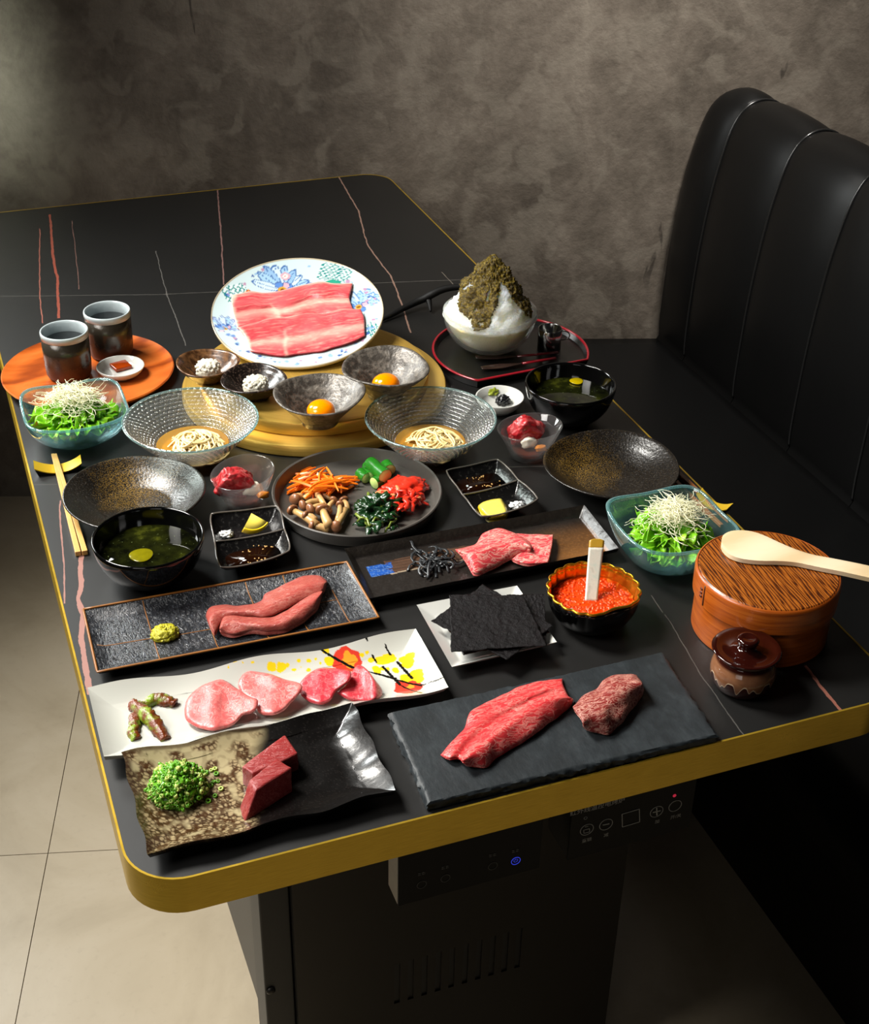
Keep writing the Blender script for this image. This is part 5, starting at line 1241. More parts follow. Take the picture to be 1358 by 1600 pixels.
single_c('ceramic_plate', m, ck, 'rectangular plate, mottled cream at left, glossy black at right, in the near left table corner', 'plate', grid_colors(m, 250, 140, ccol, '#0d0b0a'), auto=70)
zc = lambda p: zp(160, 1080, 2.716, [p])[0]
MT['liver'] = meat('liver', '#8c3232', '#b9605a', 220, .35, .7, (.6, 2.2, 1), .7, .22, dark='#82201f', fatamt=.6)
MT['liver_side'] = MT['liver']
def block(bot, top, hb, ht, name, lab, ny):
    t4 = [at(*zc(p), ht) for p in top]; b4 = [at(*zc(p), hb) for p in bot]; m = MB(); n = 10
    # subdivided hexahedron with softened corners
    vs = b4+t4; fs = [(3, 2, 1, 0), (4, 5, 6, 7), (0, 1, 5, 4), (1, 2, 6, 5), (2, 3, 7, 6), (3, 0, 4, 7)]
    bm = bmesh.new(); bv = [bm.verts.new(q) for q in vs]; [bm.faces.new([bv[i] for i in f]) for f in fs]
    bmesh.ops.bevel(bm, geom=list(bm.edges), offset=.0022, segments=3, profile=.6, affect='EDGES')
    bmesh.ops.subdivide_edges(bm, edges=list(bm.edges), cuts=3, use_grid_fill=True)
    bm.verts.index_update(); m.v = [q.co+V((rn(q.co, 120, ny), rn(q.co, 120, ny+2), rn(q.co, 120, ny+4)))*.0009 for q in bm.verts]; m.f = [tuple(v.index for v in f.verts) for f in bm.faces]; bm.free()
    for q in m.v: q.z = max(q.z, TT+hb)
    single(name, m, MT['liver'], lab, 'meat', 'liver blocks on the ceramic plate')
block([(600, 402), (700, 345), (838, 328), (640, 300)][:0] or [(640, 430), (836, 335), (790, 255), (594, 395)], [(640, 350), (832, 262), (772, 180), (588, 318)], .0065, .0285, 'liver_block', 'dark red liver block lying behind the other on the ceramic plate', 3)
block([(600, 563), (808, 428), (752, 372), (580, 500)], [(652, 420), (806, 322), (742, 282), (622, 375)], .0063, .0300, 'liver_block', 'dark red liver block standing in front on the ceramic plate', 8)
# scallions
g = at(*zc((318, 430)), .006); gz = TT+.0062; m = MB(); m.blob(V((g.x, g.y, gz+.006)), .023, .022, .019, .35, 3.2, 3, flatz=gz, sub=4)
rr = random.Random(11); m2 = MB()
def ring_mb(m, c, r, hgt, rot):
    n = 9; k0 = len(m.v)
    for rr_, z in ((r, -hgt), (r*.9, hgt), (r*.45, hgt), (r*.5, -hgt)):
        for i in range(n): a = 2*PI*i/n; m.v.append(c+rot @ V((rr_*math.cos(a), rr_*math.sin(a), z)))
    for j in range(4):
        for i in range(n): m.f.append((k0+j*n+i, k0+j*n+(i+1) % n, k0+((j+1) % 4)*n+(i+1) % n, k0+((j+1) % 4)*n+i))
for i in range(620):
    a = rr.uniform(0, 2*PI); e = math.asin(rr.uniform(.02, 1)); d = V((math.cos(a)*math.cos(e), math.sin(a)*math.cos(e), math.sin(e)))
    w8 = 1+.16*rn(d*2.2, 1, 5)+rr.gauss(0, .05); q = V((g.x+d.x*.0255*w8, g.y+d.y*.0245*w8, gz+.003+d.z*.0235*w8)); q.z = max(q.z, gz+.0012)
    rot = (d+V((rr.gauss(0, .5), rr.gauss(0, .5), rr.gauss(0, .5)))).to_track_quat('Z', 'Y').to_matrix(); ring_mb(m if i % 3 else m2, q, rr.uniform(.0011, .0024), rr.uniform(.0006, .0026), rot)
for i in range(16):
    q = V((g.x+rr.uniform(.02, .04), g.y+rr.uniform(-.022, .02), gz+.001)); ring_mb(m if i % 2 else m2, q, rr.uniform(.002, .003), .0007, (V((rr.gauss(0, .2), rr.gauss(0, .2), 1))).to_track_quat('Z', 'Y').to_matrix())
sc2 = thing('chopped_scallion', 'heap of chopped green scallion on the cream half of the ceramic plate', 'scallion', (g.x, g.y, gz), None, 'stuff')
obj('green_rings', m, MT['scallion'], sc2)['kind'] = 'stuff'; obj('pale_rings', m2, MT['scallion_pale'], sc2)['kind'] = 'stuff'

# long black plate
B4 = ((538, 857), (913, 789), (967, 857), (577, 935)); BHh = .016
def bz_(u, v): return 0
m, BP_, BZ_ = rect_dish(B4, BHh, .0055, .010, .005, 300, 90, lambda u, v: .0004*rn((u*30, v*10, 0), 1), .04, .8)
blk2, brn, blu, tan_ = lc('#1b1714'), lc('#7a4f24'), lc('#1d4fa0'), lc('#6a4a36')
def bcol(u, v, q):
    n = rn(q, 380, 1); n2 = rn(q, 60, 5); c = blk2*(1+.8*max(0, n))
    s = rn((u*4, v*55, 0), 1, 2)
    if .13 < u < .62 and .24+.03*n2 < v < .50+.02*n2: c = c*.45+tan_*(.38+.45*max(-.4, s))
    if abs(v-.50-.012*n2) < .010 and .13 < u < .5: c = lc('#8a7a66')
    if .058 < u < .15+.02*n2 and .28 < v < .50 and (rn((u*30, v*40, 0), 1, 4) > -.45 or u < .12): c = blu*(.5+.9*abs(s)) if rn(q, 500, 7) > -.2 else lc('#4a6a9a')
    g_ = smooth((u-.66+.05*n2)*6)*smooth((v-.10)*2.2); c = c*(1-g_*.75)+brn*(g_*.75)*(.55+.6*max(0, n)+.5*smooth((v-.55)*3))
    if min(u*3.2, (1-u)*3.2, v, 1-v) < .085: c = lc('#17130f')*(1+1.0*max(0, n))
    return c
bk = painted('brushed_black_glaze', .34, .1, 260)
single_c('black_plate', m, bk, 'long black plate with raised rim, blue brush mark at left, brown glaze at right', 'plate', grid_colors(m, 300, 90, bcol, '#14100d'), auto=60)
BPl = table_plane(.0058)
MT['wagyu'] = meat('marbled_wagyu', '#d5464a', '#f0b5a4', 130, .25, .6, (.6, 1.5, 1), .5, .28, dark='#c93c44', fatamt=.9)
m = slab([(z3([(545, 32), (600, 36), (650, 38), (690, 38)]), .004), (z3([(580, 80), (620, 82), (655, 82), (688, 80)]), .007), (z3([(530, 130), (585, 150), (635, 150), (673, 145)]), .002)], BPl, .0045, 50, 24, 41, .0015, 1.5)
single('wagyu_slice', m, MT['wagyu'], 'smaller marbled red beef slice at the right, partly under the other on the black plate', 'beef', 'beef slices on the black plate')
m = slab([(z3([(318, 92), (360, 84), (398, 72), (425, 32), (480, 14), (540, 28), (600, 62)]), .006), (z3([(330, 100), (380, 98), (430, 88), (480, 62), (530, 58), (575, 65), (608, 82)]), .014), (z3([(345, 118), (385, 135), (430, 125), (480, 105), (530, 92), (575, 88), (610, 92)]), .010), (z3([(388, 188), (410, 186), (450, 168), (490, 148), (530, 128), (570, 115), (605, 104)]), .001)], BPl, .005, 80, 34, 44, .0016, 1.6)
single('wagyu_slice', m, MT['wagyu'], 'larger marbled red beef slice, folded over, nearer the dark kelp on the black plate', 'beef', 'beef slices on the black plate')
kc2 = at(*z3([(235, 142)])[0], .008); kt = thing('kelp_strands', 'small tangle of dark grey salted kelp strips on the long black plate', 'kelp', (kc2.x, kc2.y, TT+.0058)); rr = random.Random(4)
for i in range(34):
    a = rr.uniform(0, 6.3); p = V((kc2.x+rr.gauss(0, .0065), kc2.y+rr.gauss(0, .006), TT+.0072+rr.uniform(0, .008))); pts = []; cur = rr.uniform(-.5, .5)
    for j in range(8): pts.append(V((p.x, p.y, max(p.z, TT+.0068)))); p = p+V((.0042*math.cos(a), .0042*math.sin(a), rr.uniform(-.002, .001))); a += cur+rr.uniform(-.35, .35)
    m = MB(); m.tube(pts, .0017, 6, flat=.35); obj('kelp_strip', m, MT['kelp'], kt)

# slate with raw beef
S4 = ((607, 1113), (1035, 1018), (1122, 1148), (668, 1255)); SH_ = .010
c4 = [at(*p, SH_) for p in S4]; m = MB(); outl = []
N_ = 150
for i in range(4):
    a, b = c4[i], c4[(i+1) % 4]; nn = (b-a).length; kk = int(nn/.0032)
    for j in range(kk): outl.append(a.lerp(b, j/kk))
ctr = sum(c4, V((0, 0, 0)))/4; n = len(outl)
def jag(p, z, amp, seed): d = (p-ctr).normalized(); return p+d*(amp*(1.1*rn(p, 110, seed)+.9*rn(p, 420, seed+3)))
rings = []
for z, amp, seed, ins in ((.0, .0016, 1, .0012), (.0022, .002, 2, -.0006), (.0048, .002, 5, 0), (.0075, .0018, 8, -.0004), (.0092, .0014, 11, .0012), (.010, .001, 14, .0032)):
    row = []
    for p in outl:
        q = jag(p, z, amp, seed); d = (ctr-p).normalized(); q = q+d*ins; row.append(len(m.v)); m.v.append(V((q.x, q.y, TT+z+(.0004*rn(p, 200, seed) if .001 < z < .0095 else 0))))
    rings.append(row)
for A, B in zip(rings, rings[1:]):
    for i in range(n): m.f.append((A[i], A[(i+1) % n], B[(i+1) % n], B[i]))
prev = rings[-1]
for t in (.985, .9, .6, .25):
    row = []
    for i in prev if t == .985 else range(n):
        k0 = rings[-1][len(row)]; p = m.v[k0]; q = ctr+(p-ctr)*t; row.append(len(m.v)); m.v.append(V((q.x, q.y, TT+SH_+.0002*rn(q, 60, 3))))
    for i in range(n): m.f.append((prev[i], prev[(i+1) % n], row[(i+1) % n], row[i]))
    prev = row
m.f.append(tuple(prev)); m.f.append(tuple(rings[0][::-1]))
def _slate():
    k = N('slate_stone'); v = k.coord(); a = k.noise(v, 22, 6, .65); b = k.noise(k.coord(scale=(1, .4, 1), rot=(0, 0, .5)), 120, 4)
    c = k.ramp(k.math('ADD', k.math('MULTIPLY', a, .7), k.math('MULTIPLY', b, .3)), [(.3, '#14181a'), (.5, '#1e2326'), (.7, '#2e3437')])
    k.p(c, .52, 0, .4); k.bump(k.math('ADD', a, k.math('MULTIPLY', b, .5)), .35, .0025); return k.m
MT['slate2'] = _slate()
single('slate_board', m, MT['slate2'], 'dark grey slate board with rough broken edges at the front of the table', 'board', auto=35)
SPl = table_plane(SH_+.0002)
MT['beef_red'] = meat('fresh_beef', '#c23436', '#e09084', 115, .35, .65, (.8, 1.8, 1), .55, .28, dark='#b92e33', fatamt=.85)
MT['beef_brown'] = meat('marbled_brown_beef', '#8a2d29', '#cf9786', 170, .2, .55, (.7, 1.6, 1), .9, .34, dark='#6e211f', fatamt=1.0)
m = slab([(z3([(262, 872), (305, 820), (352, 775), (374, 712), (430, 678), (520, 633), (610, 598), (728, 583)]), .0008), (z3([(290, 885), (345, 815), (400, 760), (440, 725), (520, 685), (590, 650), (670, 620), (730, 612)]), .0055), (z3([(330, 885), (390, 815), (450, 768), (505, 728), (570, 690), (630, 655), (690, 640), (745, 645)]), .004),
          (z3([(345, 895), (405, 850), (470, 800), (535, 750), (600, 705), (660, 670), (715, 655), (760, 655)]), .012), (z3([(362, 912), (440, 915), (480, 878), (560, 832), (640, 778), (700, 733), (745, 695), (768, 662)]), .0005)], SPl, .0042, 100, 50, 51, .0014, 2.0)
single('raw_beef_slice', m, MT['beef_red'], 'large bright red raw beef slice folded lengthwise on the slate board', 'beef')
m = slab([(z3([(766, 688), (800, 655), (835, 632), (880, 592), (920, 570), (960, 562), (1005, 572)]), .001), (z3([(768, 696), (820, 670), (870, 640), (910, 610), (950, 590), (990, 585), (1028, 598)]), .014), (z3([(803, 745), (840, 725), (880, 700), (915, 668), (955, 635), (1000, 610), (1033, 612)]), .016), (z3([(806, 756), (850, 765), (890, 755), (925, 722), (960, 690), (1000, 655), (1034, 628)]), .007), (z3([(812, 760), (875, 787), (915, 784), (940, 755), (968, 718), (1000, 680), (1030, 642)]), .0005)], SPl, .0045, 80, 44, 57, .0026, 3.2)
single('marbled_beef_piece', m, MT['beef_brown'], 'smaller brownish marbled beef piece, crumpled, at the right on the slate board', 'beef')

# white nori plate
Q4 = ((651, 945), (808, 915), (870, 1003), (706, 1042)); QH = .014
m, QP, QZ = rect_dish(Q4, QH, .005, .016, .004, 60, 50, None, .16, 1.1)
single('square_plate', m, MT['white_porcelain'], 'square white plate under the sheets of dark seaweed', 'plate', auto=60)
zn = lambda L: zp(640, 900, 5.658, L)
def nori(px4, h, name, mat, lab, seed, amp=.002):
    c_ = [at(*p, h) for p in px4]; m = MB()
    def T(u, v):
        j = V((rn((u*9, v*9, 0), 1, seed), rn((u*9, v*9, 5), 1, seed), 0))*.0011 + V((rn((u*30, v*30, 0), 1, seed), rn((u*30, v*30, 5), 1, seed), 0))*.0005
        p = c_[0].lerp(c_[1], u).lerp(c_[3].lerp(c_[2], u), v)+j; p.z = TT+h+amp*rn((u*3, v*3, 0), 1, seed+2)+.0007*rn((u*16, v*16, 0), 1, seed+3)+.0005*rn((u*40, v*40, 0), 1, seed+5); return p
    m.shell(T, lambda u, v: T(u, v)-V((0, 0, .0007)), 60, 60); single(name, m, mat, lab, 'seaweed', 'seaweed sheets on the white plate')
nori(zn([(300, 400), (1000, 160), (1240, 500), (480, 700)]), .0165, 'seaweed_sheet', MT['nori_thin'], 'thin brownish see-through seaweed sheet at the bottom of the stack', 2, .0012)
nori(zn([(860, 165), (1190, 160), (1215, 610), (880, 640)]), .0185, 'seaweed_sheet', MT['nori'], 'dark seaweed sheet sticking out to the right of the stack', 5, .0008)
nori(zn([(190, 395), (650, 72), (1270, 440), (860, 738)]), .0212, 'seaweed_sheet', MT['nori'], 'dark seaweed sheet turned cornerwise under the top one', 7, .0012)
nori(zn([(355, 165), (1010, 175), (1205, 625), (370, 668)][:1]+[(1005, 170)]+[(1215, 610), (368, 665)]), .0245, 'seaweed_sheet', MT['nori'], 'dark crinkled square seaweed sheet on top of the stack', 9, .0012)

# gold lined bowl of salmon roe
hB = .042; KR = px_r(856, 1000, 918, hB); KC = base_at(928, 920, hB)
ca = math.atan2(CAM.y-KC.y, CAM.x-KC.x)+.62
def lobe(a, r, z):
    t = max(0, (z-.01)/.032); w_ = 1+.055*t*(abs(math.sin(a*10))-.55); d = (a-ca+PI) % (2*PI)-PI; notch = 1-.17*t*math.exp(-(d/.38)**2)
    if abs(d) < .8: w_ = 1+(w_-1)*(abs(d)/.8)**2
    return (r*w_*notch, z)
pr_out = [(0, .001), (.02, .001), (.022, 0), (.025, .0008)]; 
for i in range(1, 13): t = i/12; pr_out.append((.025+(KR-.025)*math.sin(t*PI/2), .0008+(hB-.0008)*(1-math.cos(t*PI/2))**.95))
kt = thing('scalloped_bowl', 'scalloped black bowl lined with gold holding salmon roe', 'bowl', KC)
m = MB(); m.lathe(pr_out+[(KR-.0012, hB+.0002), (KR-.0016, hB-.002)]+[(r-.0018, z+.0012) for r, z in pr_out[-2:3:-1]]+[(0, .0024)], 160, rad=lobe); obj('outside', shift(m, KC), MT['black_lacquer'], kt)
m = MB(); inn = [(r-.0019, z+.0016) for r, z in pr_out[4:]]; m.lathe([(KR+.0004, hB-.0004), (KR+.0006, hB+.0008), (KR-.001, hB+.0022)]+inn[::-1]+[(0, .0028), (0, .0026)]+[(r-.0004, z-.0003) for r, z in inn[:-1]]+[(KR-.0004, hB-.0004)], 160, rad=lobe); obj('gold_lining', shift(m, KC), MT['gold_lining'], kt)
lzr = .0275; rl = 0
for (r1, z1_), (r2, z2_) in zip(inn, inn[1:]):
    if z1_ <= lzr <= z2_: rl = r1+(r2-r1)*(lzr-z1_)/(z2_-z1_)
m = MB(); m.lathe([(0, .006), (.018, .006), (rl*.86, lzr-.0115), (rl-.0012, lzr-.0012), (rl-.0012, lzr), (0, lzr+.0012)], 120, rad=lobe)
shift(m, KC); rr = random.Random(2); m2 = MB()
rt_ = thing('salmon_roe', 'glossy orange salmon roe filling the gold lined bowl', 'roe', KC+V((0, 0, .006)), None, 'stuff')
obj('roe_liquid', m, MT['roe_sauce'], rt_)
for i in range(620):
    a = rr.uniform(0, 2*PI); r = (rl-.004)*math.sqrt(rr.random()); q = V((r*math.cos(a), r*math.sin(a), 0)); R2, _ = lobe(a, r, lzr); q *= R2/max(r, 1e-6)
    s = .0024 if i % 3 else .0018; m2.blob(KC+V((q.x, q.y, lzr-.0011+.0008*rr.random())), s, s, s, 0, 1, 0, sub=2)
ro = obj('roe_beads', m2, MT['roe'], rt_); ro['kind'] = 'stuff'
# mother of pearl spoon standing in the roe
A, B = at(924, 935, .030), at(933, 842, .079); t = thing('pearl_spoon', 'flat mother of pearl spoon standing in the salmon roe', 'spoon', (A.x, A.y, TT+.0285))
ax = (B-A); A2 = A-ax*.05; s = V((rt.x, rt.y, 0)).normalized(); nn = ax.cross(s).normalized()
def psp(u, v, k): w_ = .0068+.0016*u; e = 1 if u < .96 else math.sqrt(max(.15, 1-((u-.96)/.04)**2)); return A2+(B-A2)*u+s*(w_*e*(2*v-1))+nn*(.0008*k+.001*math.sin(PI*u))
m = MB(); m.shell(lambda u, v: psp(u*.86, v, 1), lambda u, v: psp(u*.86, v, -1), 20, 6); obj('blade', m, MT['pearl'], t)
m = MB(); m.shell(lambda u, v: psp(.86+.14*u, v, 1), lambda u, v: psp(.86+.14*u, v, -1), 12, 6); obj('tip', m, MT['pearl_tip'], t)

# wooden rice box
bh = .076; XR = px_r(1090, 1313, 889, bh); XC = base_at(1201, 889, bh)
t = thing('rice_box', 'round bentwood rice box with zelkova grain lid at the right edge of the table', 'wooden box', XC)
m = MB(); m.lathe([(0, 0), (XR-.0045, 0), (XR-.0035, .001), (XR-.0035, bh-.02), (XR-.006, bh-.02), (XR-.006, .004), (0, .004)], 128); obj('body', shift(m, XC), MT['box_side'], t, auto=40)
lt = thing('lid_empty', None, None, XC); bpy.data.objects.remove(lt)
m = MB(); m.lathe([(XR-.003, bh-.030), (XR, bh-.030), (XR+.0004, bh-.004), (XR-.0002, bh-.0016), (XR-.002, bh-.0004), (XR-.003, bh-.003)], 128, closed=True); lid_o = obj('lid_hoop', shift(m, XC), MT['box_side'], t, auto=50)
m = MB(); m.lathe([(0, bh-.006), (XR-.0031, bh-.006), (XR-.0026, bh-.0012), (XR-.004, bh), (0, bh)], 128); obj('lid_board', shift(m, XC), MT['box_lid'], lid_o, auto=40)
# lap seam and cherry bark stitch on the hoop
sp = at(1105, 922, bh-.012); sa = math.atan2(sp.y-XC.y, sp.x-XC.x)
def on_hoop(a, z, o=.0): return XC+V(((XR+o)*math.cos(a), (XR+o)*math.sin(a), z))
m = MB(); m.shell(lambda u, v: on_hoop(sa+.03+.02*u, bh-.0285+.025*v, .0007), lambda u, v: on_hoop(sa+.03+.02*u, bh-.0285+.025*v, -.0005), 3, 6); obj('lap_seam', m, simple('dark_seam', '#3a1606', .5), lid_o)
MT['bark'] = simple('cherry_bark', '#4a1608', .35)
for i in range(3):
    z = bh-.021+.0045*i; m = MB(); m.shell(lambda u, v: on_hoop(sa-.055+.045*u, z+.0022*v, .0012), lambda u, v: on_hoop(sa-.055+.045*u, z+.0022*v, -.0004), 4, 2); obj('bark_stitch', m, MT['bark'], lid_o)
# paddle
zq = lambda L: zp(1080, 820, 4.885, L); ph = bh+.0005; pth = .007
up_ = zq([(232, 130), (245, 75), (300, 43), (380, 35), (470, 45), (560, 75), (680, 130), (800, 180), (930, 220), (1060, 245), (1200, 272), (1358, 305), (1470, 330)])
lo_ = zq([(232, 130), (240, 165), (290, 215), (360, 245), (440, 260), (540, 268), (680, 270), (800, 280), (900, 300), (1020, 325), (1150, 350), (1340, 392), (1450, 416)])
UP, LO = cr(up_, 70), cr(lo_, 70)
def pad(u, v, k):
    i = int(round(u*70)); p = UP[i].lerp(LO[i], v); e = 1-.35*abs(2*v-1)**4; q = at(p.x, p.y, ph+pth); z = ph+(pth*(.55+.45*e) if k else pth*(.35-.35*e)); return V((q.x, q.y, TT+z))
m = MB(); m.shell(lambda u, v: pad(u, v, 1), lambda u, v: pad(u, v, 0), 70, 12); single('rice_paddle', m, MT['paddle'], 'pale wooden rice paddle lying on the lid of the round box', 'paddle', auto=50)

# lidded jar
jh = .048; JR = px_r(1113, 1221, 1013, jh); JC = base_at(1167, 1013, jh)
t = thing('lidded_jar', 'small brown glazed jar with flat knobbed lid and dripping cream glaze at the near right', 'jar', JC)
m = MB(); pj = [(0, .001), (.02, .001), (.021, 0), (.0235, .0008)]
for i in range(1, 15): u = i/14; pj.append((.0235+.0105*math.sin(PI*(.05+.80*u))**.9+.0-.001*u, .0008+.0375*u))
pj += [(.0265, .040), (.0285, .043), (.0255, .043), (.024, .038), (.02, .01), (0, .008)]; m.lathe(pj, 96)
def _jar():
    k = N('drip_glaze'); v = k.coord(); x = k.sep(v); th = k.math('ARCTAN2', x[1], x[0])
    def dr(f_, o_, a_): return k.math('MULTIPLY', k.math('POWER', k.math('ABSOLUTE', k.math('SINE', k.math('ADD', k.math('MULTIPLY', th, f_), o_))), 7.0), a_)
    drip = k.math('ADD', k.math('ADD', dr(5.0, .3, .0075), dr(8.0, 1.2, .0055)), dr(3.0, .7, .003))
    hgt = k.math('SUBTRACT', x[2], k.math('SUBTRACT', .0225, drip)); f = k.math('MULTIPLY', hgt, 1600, True); edge = k.math('SUBTRACT', 1.0, k.math('MULTIPLY', k.math('ABSOLUTE', hgt), 480), True)
    n = k.noise(v, 110, 4); c = k.mix(n, '#5e3822', '#8a6044'); top = k.math('MULTIPLY', k.math('SUBTRACT', x[2], .034), 400, True); c = k.mix(edge, c, '#cdb89a'); c = k.mix(top, c, '#30100a')
    k.p(k.mix(f, '#2a0b07', c), .1, 0, .5, .4); return k.m
obj('body', shift(m, JC), _jar(), t)
m = MB(); m.lathe([(0, .0435), (.024, .0435), (.029, .0445), (JR-.001, .0465), (JR, .048), (JR-.0016, .0494), (JR-.006, .0475), (.0175, .0462), (.0150, .0470), (.0135, .0485), (.0105, .0488), (.0088, .051), (.0085, .0535), (.0108, .0565), (.0113, .0595), (.0098, .0615), (.007, .0618), (.005, .0608), (0, .0602)], 96); obj('lid', shift(m, JC), MT['jar_glaze'], t)

# two-compartment sauce dishes
def sauce_dish(px4, lab, h=.02):
    c_ = [at(*p, h) for p in px4]; ctr = sum(c_, V((0, 0, 0)))/4; c0 = V((ctr.x, ctr.y, TT)); NU_, NV_ = 48, 72
    def P(u, v):
        # rounded corners, waisted middle
        a, b = 2*u-1, 2*v-1; ru = a*math.sqrt(1-.17*b**4)*(1-.05*(1-b*b)**2); rv = b*math.sqrt(1-.14*a**4)
        u2, v2 = (ru+1)/2, (rv+1)/2; return c_[0].lerp(c_[1], u2).lerp(c_[3].lerp(c_[2], u2), v2)
    def Z(u, v):
        w_ = v*2 if v < .5 else v*2-1; d = min(min(u, 1-u)*.085, min(w_, 1-w_)*.055); t = max(0, 1-d/.018); top = h*(.86+.14*(abs(2*u-1)**2)); 
        if abs(v-.5) < .16: top *= 1-.10*(1-abs(v-.5)/.16)
        return .0045+(top-.0045)*t**1.7
    m = MB(); T = lambda u, v: V((P(u, v).x, P(u, v).y, TT+Z(u, v)))
    def B(u, v):
        z = max(0, Z(u, v)-.0035); p = P(u, v); k_ = .17*(1-z/h); return V((p.x+(ctr.x-p.x)*k_, p.y+(ctr.y-p.y)*k_, TT+z))
    m.shell(T, B, NU_, NV_); t = thing('sauce_dish', lab, 'dish', c0, 'two part black sauce dishes'); obj('dish', m, MT['sauce_dish'], t, auto=75)
    e = [(u, 0) for u in np.linspace(0, 1, 24)]+[(1, v) for v in np.linspace(.03, 1, 36)]+[(u, 1) for u in np.linspace(.96, 0, 24)]+[(0, v) for v in np.linspace(.97, 0, 36)]
    m = MB(); m.tube([T(*q)+V((0, 0, .0002)) for q in e], .0011, 7); obj('rim', m, MT['dish_rim'], t)
    m = MB(); m.tube([T(u, .5)+V((0, 0, .0001)) for u in np.linspace(.02, .98, 30)], .0011, 7); obj('divider_edge', m, MT['dish_rim'], t)
    return P
P1 = sauce_dish(((325, 801), (437, 788), (458, 862), (340, 891)), 'black two-part sauce dish on the left, beside the soup bowl')
P2 = sauce_dish(((692, 734), (779, 715), (847, 781), (750, 811)), 'black two-part sauce dish on the right, beside the vegetable plate')
def pool(P, vc, lab, seed, off):
    c_ = P(.5, vc); c_ = V((c_.x+off[0], c_.y+off[1], TT+.0048)); m = MB(); m.lathe([(0, 0), (.026, .0006), (.0285, .0032), (0, .0034)], 48, rad=lambda a, r, z: (r*sq(a, 3.2)*(1 if abs(math.sin(a)) < .7 else 1), z))
    ax_u = (P(.8, vc)-P(.2, vc)).normalized(); ax_v = V((-ax_u.y, ax_u.x, 0)); ax_u = V((ax_u.x, ax_u.y, 0))
    m.v = [c_+ax_u*q.x*1.12+ax_v*q.y*.60+V((0, 0, q.z)) for q in m.v]; single('soy_sauce', m, MT['soy'], lab, 'sauce'); return c_, ax_u, ax_v
def seeds(c_, ux_, vy_, lab, seed, n=26):
    r_ = random.Random(seed); m = MB()
    for i in range(n):
        k_ = -.4+.8*(i % 2); q = c_+ux_*r_.gauss(.004+.004*(i % 3), .008)+vy_*(.012*(1 if i % 2 else -.8)+r_.gauss(0, .0025)); q.z = TT+.0084; m.blob(q, .0013, .0009, .0006, 0, 1, 0, sub=1, rot=Matrix.Rotation(r_.uniform(0, 3), 3, 'Z'))
    single('sesame_seeds', m, MT['sesame'], lab, 'sesame', kind='stuff')
c_, ux_, vy_ = pool(P1, .76, 'dark soy sauce in the front half of the left sauce dish', 1, (0, 0)); seeds(c_, ux_, vy_, 'sesame seeds floating in the soy sauce of the left dish', 3)
c_, ux_, vy_ = pool(P2, .25, 'dark soy sauce in the back half of the right sauce dish', 2, (0, 0)); seeds(c_, ux_, vy_, 'sesame seeds floating in the soy sauce of the right dish', 6)
# lemon wedge, left: a quarter-like wedge standing with its cut face forward
def wedge(o, ux_, uy_, uz_, r, half, lab, thick):
    """lens shaped sector: flesh faces plus a rind strip"""
    t = thing('lemon_wedge', lab, 'lemon', V((o.x, o.y, TT+.005)), 'lemon pieces'); n = 24; m = MB(); R_ = MB()
    def pt(a, rr_, w_): return o+ux_*(rr_*math.sin(a))+uz_*(-rr_*math.cos(a))+uy_*w_
    f = [pt(0, 0, 0)]
    for s_ in (1, -1):
        for k_ in (.5, .93):
            for i in range(n+1): f.append(pt(-half+2*half*i/n, r*k_, s_*thick*k_*.5))
    m.v = f; W_ = n+1
    for q in range(2):
        b = 1+q*2*W_
        for i in range(n): m.f.append((0, b+i, b+i+1)); m.f.append((b+i, b+W_+i, b+W_+i+1, b+i+1))
    for i in range(n): m.f.append((1+W_+i, 1+3*W_+i, 1+3*W_+i+1, 1+W_+i+1))
    obj('flesh', m, MT['lemon'], t)
    def S(u, v, k_): a = -half+2*half*u; w_ = thick*.5*(2*v-1); return pt(a, r*(.935+.065*k_)+.0015*k_*(1-(2*v-1)**2), w_*(.93+.07*k_))
    R_.shell(lambda u, v: S(u, v, 1), lambda u, v: S(u, v, 0), n, 6); obj('rind', R_, MT['rind'], t)
lo = at(393, 803, .0275); wedge(V((lo.x, lo.y, TT+.0285)), V((1, .1, 0)).normalized(), V((-.1, .62, -.78)).normalized(), V((0, .78, .62)).normalized(), .0235, .70, 'upright lemon wedge in the back half of the left sauce dish', .013)
lp = table_plane(.0062); lz = lambda L: zp(680, 700, 7.544, L); lo = at(772, 795, .012)
t = thing('lemon_wedge', 'lemon piece lying cut face up in the front half of the right sauce dish', 'lemon', (lo.x, lo.y, TT+.006), 'lemon pieces')
LO = [(512, 690), (560, 640), (640, 612), (715, 598), (775, 595), (805, 630), (835, 690), (858, 745), (840, 795), (770, 812), (700, 822), (630, 822), (565, 770)]
m = patch(lz(LO), lp, lambda x, y: .0012, .0105, 12, 60, 61, .3, .0003); obj('flesh', m, MT['lemon'], t)
m = patch(lz([(x+(x-685)*.05, y+(y-715)*.05+10) for x, y in LO]), lp, lambda x, y: 0, .0075, 8, 60, 61, .3, .0003); obj('rind', m, MT['rind'], t)
for px, py, lab in ((352, 836, 'small heap of white salt in the left sauce dish'), (808, 790, 'small heap of white salt in the right sauce dish')):
    g = at(px, py, .0065); m = MB(); m.blob(V((g.x, g.y, TT+.0068)), .0095, .006, .0042, .5, 4, px, flatz=TT+.0052, sub=4); single('salt_heap', m, MT['salt'], lab, 'salt', kind='stuff')

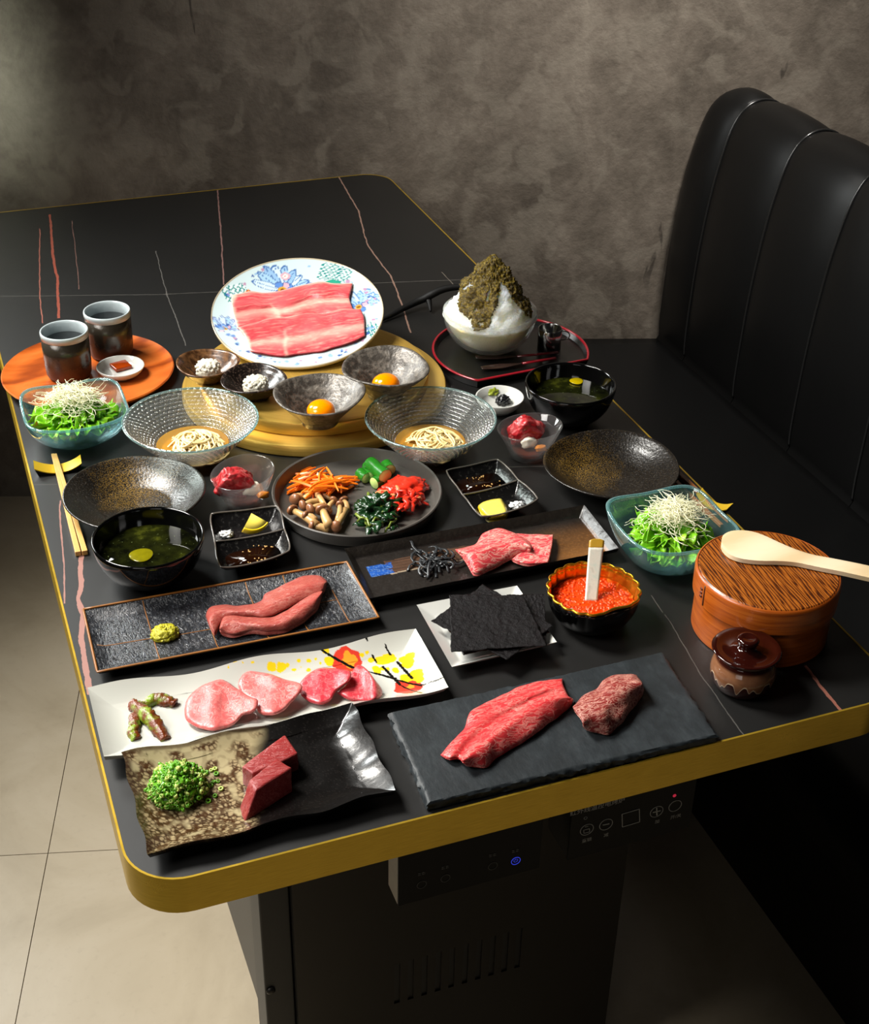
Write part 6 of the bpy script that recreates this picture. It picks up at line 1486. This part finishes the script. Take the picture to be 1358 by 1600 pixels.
# chopstick rests and chopsticks
zk = lambda L: zp(40, 690, 8.418, L)
def rest(A, B, C, wd, lab, lift):
    """curved gold strip over a dark body; A, B, C px of the upper strip's ends and dip"""
    a, b, c = at(*A, lift), at(*C, lift), at(*B, lift*.45); a.z = b.z = TT+lift; c.z = TT+lift*.45; ctl = c*2-(a+b)*.5
    d = V(((b-a).x, (b-a).y, 0)).normalized(); w_ = V((-d.y, d.x, 0))*-wd
    q = lambda u: a*(1-u)**2+ctl*(2*u*(1-u))+b*u*u
    t = thing('chopstick_rest', lab, 'chopstick rest', V((c.x, c.y, TT)), 'chopstick rests')
    m = MB(); m.shell(lambda u, v: q(u)+w_*v-V((0, 0, .004*v)), lambda u, v: q(u)+w_*v-V((0, 0, .0012+.004*v)), 24, 3); obj('gold_top', m, MT['gold'], t, auto=40)
    m = MB(); m.shell(lambda u, v: q(u)+w_*(.04+.92*v)-V((0, 0, .0013+.004*v)), lambda u, v: V((c.x, c.y, TT))+(q(u)-c)*.86*V((1, 1, 0)).length/1.41421+w_*(.04+.92*v)+V((0, 0, -(V((c.x, c.y, TT))+(q(u)-c)*.86+w_*0).z+TT)), 24, 2); obj('body', m, MT['black_lacquer'], t, auto=40)
rest(zk([(100, 245)])[0], zk([(430, 295)])[0], zk([(720, 170)])[0], .015, 'curved gold topped chopstick rest at the left edge under the pale chopsticks', .016)
rest((1098, 762), (1118, 784), (1146, 786), .012, 'gold chopstick rest at the right edge, mostly hidden behind the salad bowl', .012)
def stick(pa, ha, pb, hb, r0_, r1_, mat, lab, grp):
    a, b = at(*pa, ha), at(*pb, hb); d = (b-a).normalized(); s = V((0, 0, 1)).cross(d).normalized(); n_ = d.cross(s); m = MB(); vs = []
    for p, r in ((a, r0_), (b, r1_)):
        for x, y in ((-1, -1), (1, -1), (1, 1), (-1, 1)): vs.append(p+s*(r*x)+n_*(r*y))
    m.add(vs, [(3, 2, 1, 0), (4, 5, 6, 7), (0, 1, 5, 4), (1, 2, 6, 5), (2, 3, 7, 6), (3, 0, 4, 7)]); single('chopstick', m, mat, lab, 'chopstick', grp, smooth_=False, bevel=.0005)
stick(zk([(358, 172)])[0], .0125, zk([(692, 1478)])[0], .0034, .0019, .0032, MT['chop'], 'pale bamboo chopstick, the left one of the pair at the left edge', 'pale chopsticks at the left edge')
stick(zk([(392, 172)])[0], .0125, zk([(782, 1465)])[0], .0034, .0019, .0032, MT['chop'], 'pale bamboo chopstick, the right one of the pair at the left edge', 'pale chopsticks at the left edge')
stick((1058, 738), .0034, (1140, 815), .0034, .0030, .0022, MT['chop_dark'], 'rust brown chopstick at the right edge, the outer one seen through the salad bowl', 'rust chopsticks at the right edge')
stick((1047, 745), .0034, (1128, 822), .0034, .0030, .0022, MT['chop_dark'], 'rust brown chopstick at the right edge, the inner one behind the salad', 'rust chopsticks at the right edge')
